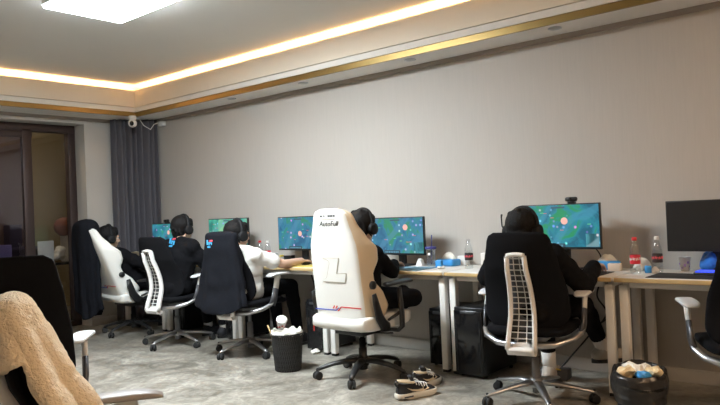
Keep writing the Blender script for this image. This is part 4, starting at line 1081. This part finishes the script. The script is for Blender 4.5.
ch = thing('charger', 'white wedge-shaped charger stand below the monitor beside the tumbler', 'charger', D(4.52, 3.24))
b = MB(); b.prism([(-.035, 0), (.035, 0), (.018, .055), (-.004, .062)], lambda u, v, d: (d, -u, v), -.02, .02); b.build('body', M['wplastic'], ch)
def crumple(name, label, cat, loc, rad, seed, mat, squash=.7, z0=0):
    r = random.Random(seed); b = MB(); b.ell((0, 0, rad * squash), (rad, rad * .9, rad * squash), None, 22, 14)
    for v in b.bm.verts:
        n_ = noise.noise_vector(v.co * (1.1 / rad) + V3((seed, seed, 0))); c = noise.cell(v.co * (2.3 / rad) + V3((seed * 2, 0, 0)))
        v.co += n_ * rad * .38 + V3((0, 0, (c - .5) * rad * .1)); v.co.z = max(v.co.z, .001)
    for f in b.bm.faces: f.smooth = False
    return tag(b.build(name, mat, None, loc), label, cat)
crumple('crumpled_tissue', 'crumpled white tissue between the two bottles on the right desk', 'tissue', D(4.60, 1.505), .055, 3, M['paper'])
crumple('crumpled_wrapper', 'crumpled pale wrapper at the foot of the white-capped bottle', 'wrapper', D(4.44, 1.375), .026, 5, M['wplastic'])
bb = crumple('blue_bag', 'crumpled glossy blue bag behind the glowing keyboard', 'bag', D(4.63, 1.085), .078, 8, M['bluefilm'], .85)
crumple('crumpled_tissue', 'flat white tissue on the desk in front of the tumbler tissue pack', 'tissue', D(4.36, 2.93), .03, 11, M['paper'], .35)

# ------------------------------------------------------------------ below the desks
def pc(label, x, y, size, rz=0.0, light=None, handle=True):
    t = thing('computer_tower', label, 'computer', (x, y, 0), rz, 'computer towers under the desks')
    sx, sy, sz = size
    b = MB(); b.box((0, 0, sz / 2 + .012), (sx, sy, sz - .024), None, .008); b.build('case', M['pcblack'], t)
    b = MB(); b.box((-sx / 2 - .006, 0, sz / 2), (.016, sy * .96, sz * .92), None, .007); fp = b.build('front_panel', M['gblack'], t)
    for sg in (-1, 1):
        b = MB(); b.box((-sx / 2 - .015, sg * sy * .40, sz * .46), (.006, .008, sz * .74), None, .003); b.build('panel_ridge', M['black'], fp)
    b = MB(); b.box((-sx / 2 - .013, 0, sz * .93), (.012, sy * .5, .02), None, .004); b.build('port_strip', M['dgrey'], fp)
    b = MB(); b.lathe([(.008, 0), (.008, .004)], (-sx / 2 + .03, sy * .2, sz), 14); b.build('power_button', M['grey'], t)
    for a in (-1, 1):
        for c in (-1, 1):
            b = MB(); b.lathe([(.014, 0), (.016, .014)], (a * sx * .4, c * sy * .38, 0), 12); b.build('foot', M['rubber'], t)
    if light:
        b = MB(); b.box((-sx / 2 - .016, 0, sz * .55), (.004, .008, sz * .3)); b.build('light_bar', light, fp)
    return t
pc('large black computer tower left of the black chair back', 4.37, 2.57, (.46, .24, .495))
pc('black computer tower standing behind the pair of desk legs beside the sneakers', 4.52, 2.945, (.40, .18, .44))
pc('black computer tower with a red light left of the big white chair', 4.46, 4.20, (.42, .20, .45), 0, M['redlight'])
pc('black computer tower below the desk of the emblem jersey', 4.46, 5.34, (.42, .20, .45))
pc('black computer tower under the desk nearest the curtain', 4.45, 6.22, (.42, .20, .45))
bt = thing('cable_box', 'cable box with a yellow label on the floor behind the black chair', 'box', (4.42, 2.07, 0), .15)
b = MB(); b.box((0, 0, .035), (.12, .20, .07), None, .008); b.build('body', M['dgrey'], bt)
b = MB(); b.box((-.055, 0, .074), (.09, .11, .006), Matrix.Rotation(.35, 3, 'Y'), .001); b.build('label_card', M['yellow'], bt)
b = MB(); b.box((-.057, .0, .079), (.05, .06, .002), Matrix.Rotation(.35, 3, 'Y')); b.build('label_print', M['paper'], bt)
CAB = [('black cable drooping behind the monitor right of the black-haired head', [(4.58, 1.93, .95), (4.66, 1.86, .90), (4.70, 1.82, .82), (4.69, 1.84, .755), (4.60, 1.90, .752)], .0045),
       ('thick black cable hanging under the desk left of the pale desk legs', [(4.70, 1.80, .71), (4.70, 1.86, .55), (4.70, 1.80, .42), (4.66, 1.92, .26), (4.62, 2.05, .10), (4.58, 2.12, .012)], .006),
       ('thin black cable looping under the desk above the grey shoe', [(4.72, 1.72, .71), (4.71, 1.77, .60), (4.70, 1.74, .46), (4.70, 1.86, .34), (4.70, 1.98, .30), (4.71, 2.10, .40), (4.72, 2.14, .71)], .0045),
       ('black cables trailing behind the large computer tower', [(4.66, 2.62, .42), (4.70, 2.62, .55), (4.70, 2.56, .66), (4.71, 2.50, .71)], .006),
       ('black cable rising beside the draped navy jacket chair', [(4.70, 4.70, .71), (4.70, 4.62, .45), (4.66, 4.55, .20), (4.64, 4.45, .012)], .006)]
for lab, P, r_ in CAB:
    Q = []
    P = [V3(p) for p in P]; X = [P[0]] + P + [P[-1]]
    for i in range(1, len(X) - 2):
        for k in range(8):
            t = k / 8; a, c, d, e = X[i - 1], X[i], X[i + 1], X[i + 2]
            Q.append(.5 * ((2 * c) + (d - a) * t + (2 * a - 5 * c + 4 * d - e) * t * t + (3 * c - a - 3 * d + e) * t ** 3))
    Q.append(P[-1])
    b = MB(); b.tube(Q, r_, 8); tag(b.build('cable', M['rubber']), lab, 'cable')

# waste bins
wb = thing('waste_bin', 'black wire mesh waste bin with a white cup on top, by the navy jacket chair', 'bin', (3.64, 3.91, 0))
H = .285
b = MB(); b.lathe([(.098, .0), (.100, .004), (.122, H - .01), (.125, H), (.118, H), (.096, .010)], n=48, cap0=True, cap1=True); b.build('body', M['mesh'], wb)
b = MB(); b.tube([(.1255 * math.cos(a), .1255 * math.sin(a), H) for a in [2 * PI * k / 48 for k in range(49)]], .006, 8); b.build('rim', M['black'], wb)
b = MB()
for k in range(48):
    a = 2 * PI * k / 48
    for sg in (-1, 1): b.tube([((.1015 + .022 * q) * math.cos(a + sg * .5 * q), (.1015 + .022 * q) * math.sin(a + sg * .5 * q), .005 + (H - .01) * q) for q in (0, .25, .5, .75, 1)], .0011, 4, None, False)
b.build('wire_mesh', M['dgrey'], wb)
def liner(parent, r, z, mat, seed, up_):
    b = MB()
    def f(u, v):
        a = 2 * PI * u; n_ = noise.noise(V3((math.cos(a) * 2.2 + seed, math.sin(a) * 2.2, v * 2)))
        q = [(-.012, -.06), (-.006, .0), (-.002, up_), (.006, .006), (.010, -.006)]; i = min(3, int(v * 4)); t = v * 4 - i
        dr = q[i][0] + (q[i + 1][0] - q[i][0]) * t; dz = q[i][1] + (q[i + 1][1] - q[i][1]) * t
        return ((r + dr + n_ * .006) * math.cos(a), (r + dr + n_ * .006) * math.sin(a), z + dz + n_ * .018 + .006 * math.sin(a * 9 + seed))
    b.grid(f, 60, 12); o = b.build('liner', mat, parent); mod(o, 'SOLIDIFY', thickness=.002); return o
liner(wb, .118, H + .006, M['paper'], 4, .022)
wc = cup('white cup with red print lying on top of the mesh waste bin', 3.615, 3.945, M['wplastic'], .085, .027, .040, M['red'], M['wplastic'], H + .045)
wc.rotation_euler = (.55, -.45, 0)
for k, (x, y, r_) in enumerate(((3.66, 3.89, .045), (3.60, 3.90, .045), (3.655, 3.965, .045))):
    crumple('crumpled_tissue', ['crumpled tissue in the mesh bin, right of the white cup', 'crumpled tissue in the mesh bin, in front of the white cup', 'crumpled tissue in the mesh bin, behind the white cup'][k], 'tissue', (x, y, H - .07), r_, 20 + k, M['paper'])
b = MB(); b.tube([(3.60, 4.02, .18), (3.59, 4.05, .30), (3.585, 4.07, .345)], .006, 8); tag(b.build('wooden_stick', M['oak']), 'thin wooden stick poking out of the mesh waste bin', 'stick')

b2 = thing('waste_bin', 'dark waste bin with a black liner folded over its rim, full of tissues', 'bin', (3.68, 1.25, 0))
b = MB(); b.lathe([(.100, 0), (.103, .004), (.128, .285), (.122, .285), (.098, .010)], n=40); b.build('body', M['mesh'], b2)
def bagpt(u, v):
    a = 2 * PI * u; n_ = noise.noise(V3((math.cos(a) * 2, math.sin(a) * 2, v * 2.4 + 3))); n2 = noise.noise(V3((math.cos(a) * 6, math.sin(a) * 6, v * 3)))
    prof = [(.108, .18), (.116, .27), (.124, .315), (.136, .300), (.143, .255), (.139, .205), (.131, .180), (.130, .150)]
    i = min(6, int(v * 7)); t = v * 7 - i; t = t * t * (3 - 2 * t) * .4 + t * .6
    r_ = prof[i][0] + (prof[i + 1][0] - prof[i][0]) * t; z = prof[i][1] + (prof[i + 1][1] - prof[i][1]) * t
    return ((r_ + n_ * .012 + n2 * .004) * math.cos(a), (r_ + n_ * .012 + n2 * .004) * math.sin(a), z + n_ * .016 + n2 * .004 + .02 * math.cos(a - .55) * (1 if .25 < v < .6 else .3))
b = MB(); b.grid(bagpt, 72, 28); o = b.build('liner', M['bag'], b2); mod(o, 'SOLIDIFY', thickness=.0025)
TIS = [(-.045, .055, .27, .055, 'cpaper', 'yellowish crumpled tissue at the left of the full bin'), (.0, .02, .275, .05, 'paper', 'white crumpled tissue in the middle of the full bin'), (.055, -.01, .27, .05, 'paper', 'pale crumpled tissue behind the blue wrapper in the full bin'),
       (.02, -.075, .275, .045, 'cpaper', 'cream tissue at the right of the full bin'), (.06, .065, .275, .045, 'paper', 'white tissue at the back of the full bin'), (-.035, -.035, .265, .042, 'bluepack', 'blue wrapper among the tissues in the full bin')]
for k, (dx, dy, z, r_, m, lab) in enumerate(TIS):
    o = crumple('crumpled_wrapper' if 'wrapper' in lab else 'crumpled_tissue', lab, 'wrapper' if 'wrapper' in lab else 'tissue', (3.68 + dx, 1.25 + dy, z), r_, 40 + k, M[m], .62)
    o['group'] = 'rubbish in the full bin'

# litter by the big white chair
crumple('crumpled_paper', 'crumpled white paper on the floor left of the big white chair', 'paper', (4.18, 4.15, 0), .045, 61, M['paper'], .4)
crumple('crumpled_paper', 'white paper scrap under the desk by the mesh waste bin', 'paper', (4.10, 4.58, 0), .05, 62, M['paper'], .35)

# sneakers
def sneaker(label, loc, rz):
    t = thing('sneaker', label, 'shoe', loc, rz, 'pair of black sneakers')
    xs = [-.145, -.135, -.11, -.07, -.02, .04, .09, .12, .138, .145]
    wd = [.020, .032, .040, .040, .036, .042, .047, .042, .030, .016]
    top = [.085, .098, .104, .100, .098, .088, .068, .056, .046, .038]
    n = 20; rings = []
    for x, w, h_ in zip(xs, wd, top):
        ring = []
        for k in range(n):
            a = 2 * PI * k / n; c = math.copysign(abs(math.cos(a)) ** .8, math.cos(a)); s = math.sin(a)
            zz = .026 + (h_ - .026) * (s if s > 0 else 0) ** .8 - (.006 * -s if s < 0 else 0)
            ring.append(V3((x, w * c * (1 - .35 * max(0, s) ** 2), zz)))
        rings.append(ring)
    b = MB(); b.ring_loft(rings); b.build('upper', M['shoe'], t)
    sr = []
    for z, g in ((0, .94), (.006, 1.02), (.022, 1.08), (.036, 1.05), (.040, .98)):
        out = [(x - .006 * (i == 0) + .006 * (i == 9), w * g + .003) for i, (x, w) in enumerate(zip(xs, wd))]
        ring = [V3((x * (1 + .03 * (g - .94)), y, z + (.010 if x < -.1 else 0) * (z < .01) + (.012 * max(0, (x - .09) / .055)) * (z < .01))) for x, y in out] + [V3((x * (1 + .03 * (g - .94)), -y, z + (.010 if x < -.1 else 0) * (z < .01) + (.012 * max(0, (x - .09) / .055)) * (z < .01))) for x, y in reversed(out)]
        sr.append(ring)
    b = MB(); b.ring_loft(sr); sl = b.build('midsole', M['sole'], t)
    b = MB(); b.box((-.005, 0, .004), (.22, .070, .008), None, .004); b.build('outsole', M['rubber'], sl)
    b = MB()
    for sg in (-1, 1): b.box((-.085, sg * .0455, .020), (.07, .006, .010), None, .004)
    b.build('air_window', M['dgrey'], sl)
    # collar, tongue, laces
    b = MB(); b.tube([(-.075 + .058 * math.cos(a), .030 * math.sin(a), .104 + .012 * math.cos(a) * -1 + .004) for a in [2 * PI * k / 28 for k in range(29)]], .008, 10); b.build('collar', M['cream'], t)
    b = MB(); b.ell((-.075, 0, .100), (.050, .024, .008), None, 16, 6); b.build('lining', M['grey'], t)
    b = MB(); b.tube([(-.025, 0, .100), (-.035, 0, .125), (-.048, 0, .142)], [.020, .026, .022], 12, (V3((1, 0, .5)), .35)); b.build('tongue', M['shoe'], t)
    b = MB()
    for k in range(5):
        x = -.015 + k * .020; z = .101 - k * .006
        b.tube([(x, .032, z - .018), (x + .004, .012, z + .003), (x + .006, -.012, z + .003), (x, -.032, z - .018)], .0035, 6)
    for sg in (-1, 1):
        b.tube([(-.02, 0, .108), (-.028, sg * .025, .125), (-.015, sg * .045, .118), (.0, sg * .035, .100), (-.016, sg * .006, .106)], .0033, 6)
        b.tube([(-.018, 0, .106), (.01, sg * .030, .096), (.022, sg * .048, .07)], .0033, 6)
    b.build('laces', M['wplastic'], t)
    b = MB(); b.tube([(-.146, 0, .085), (-.158, 0, .105), (-.150, 0, .122), (-.138, 0, .112)], .006, 8, (V3((0, 1, 0)), 1.8)); b.build('heel_loop', M['black'], t)
    # curved side mark: a hooked tick
    for sg in (-1, 1):
        b = MB()
        P = [(.075, .052), (.03, .040), (-.035, .048), (-.085, .075), (-.040, .060), (.012, .055), (.035, .062), (.050, .082), (.058, .080)]
        def fn(u, v, d):
            w = lerp(list(zip(xs, wd)), u); h_ = lerp(list(zip(xs, top)), u); s = min(.98, max(0, (v - .026) / max(.01, h_ - .026)) ** 1.25)
            c = math.sqrt(1 - s * s) ** .8
            return (u, sg * (w * c * (1 - .35 * s * s) + d), v)
        b.prism([(.075 - .0, .050), (.030, .041), (-.020, .043), (-.055, .052), (-.090, .074), (-.050, .060), (-.010, .054), (.025, .056), (.042, .068), (.052, .080), (.060, .076)][::1], fn, -.006, .0035)
        b.build('side_mark', M['cream'], t)
    return t
sneaker('black sneaker with white laces, the nearer of the pair on the floor', (3.555, 2.625, 0), math.radians(-20))
sneaker('black sneaker with white laces, the farther of the pair on the floor', (3.80, 2.715, 0), math.radians(2))

# ------------------------------------------------------------------ camera and cable under the soffit in the corner
sc = thing('security_camera', 'white dome security camera under the soffit in front of the curtain', 'camera', (4.335, 7.13, SOFFIT_Z - .002))
b = MB(); b.lathe([(.042, 0), (.044, -.004), (.044, -.035), (.036, -.045)], n=28); b.build('mount', M['wplastic'], sc)
b = MB(); b.ell((-.005, -.008, -.085), (.050, .050, .050), None, 28, 18); hd = b.build('head', M['wplastic'], sc)
b = MB(); b.ell((-.033, -.038, -.092), (.024, .024, .028), None, 20, 12); b.build('lens', M['lens'], hd)
b = MB(); b.tube([(4.36, 7.17, 2.42), (4.44, 7.15, 2.40), (4.50, 7.16, 2.33), (4.57, 7.13, 2.285), (4.66, 7.19, 2.36), (4.72, 7.15, 2.385)], .005, 8)
tag(b.build('camera_cable', M['wplastic']), 'white cable looping from the security camera to the wall box', 'cable')
small_box('junction_box', 'small white junction box on the wall beside the curtain top', 'box', 4.725, 7.12, 0, (.05, .09, .06), M['wplastic'], .004, 2.335)
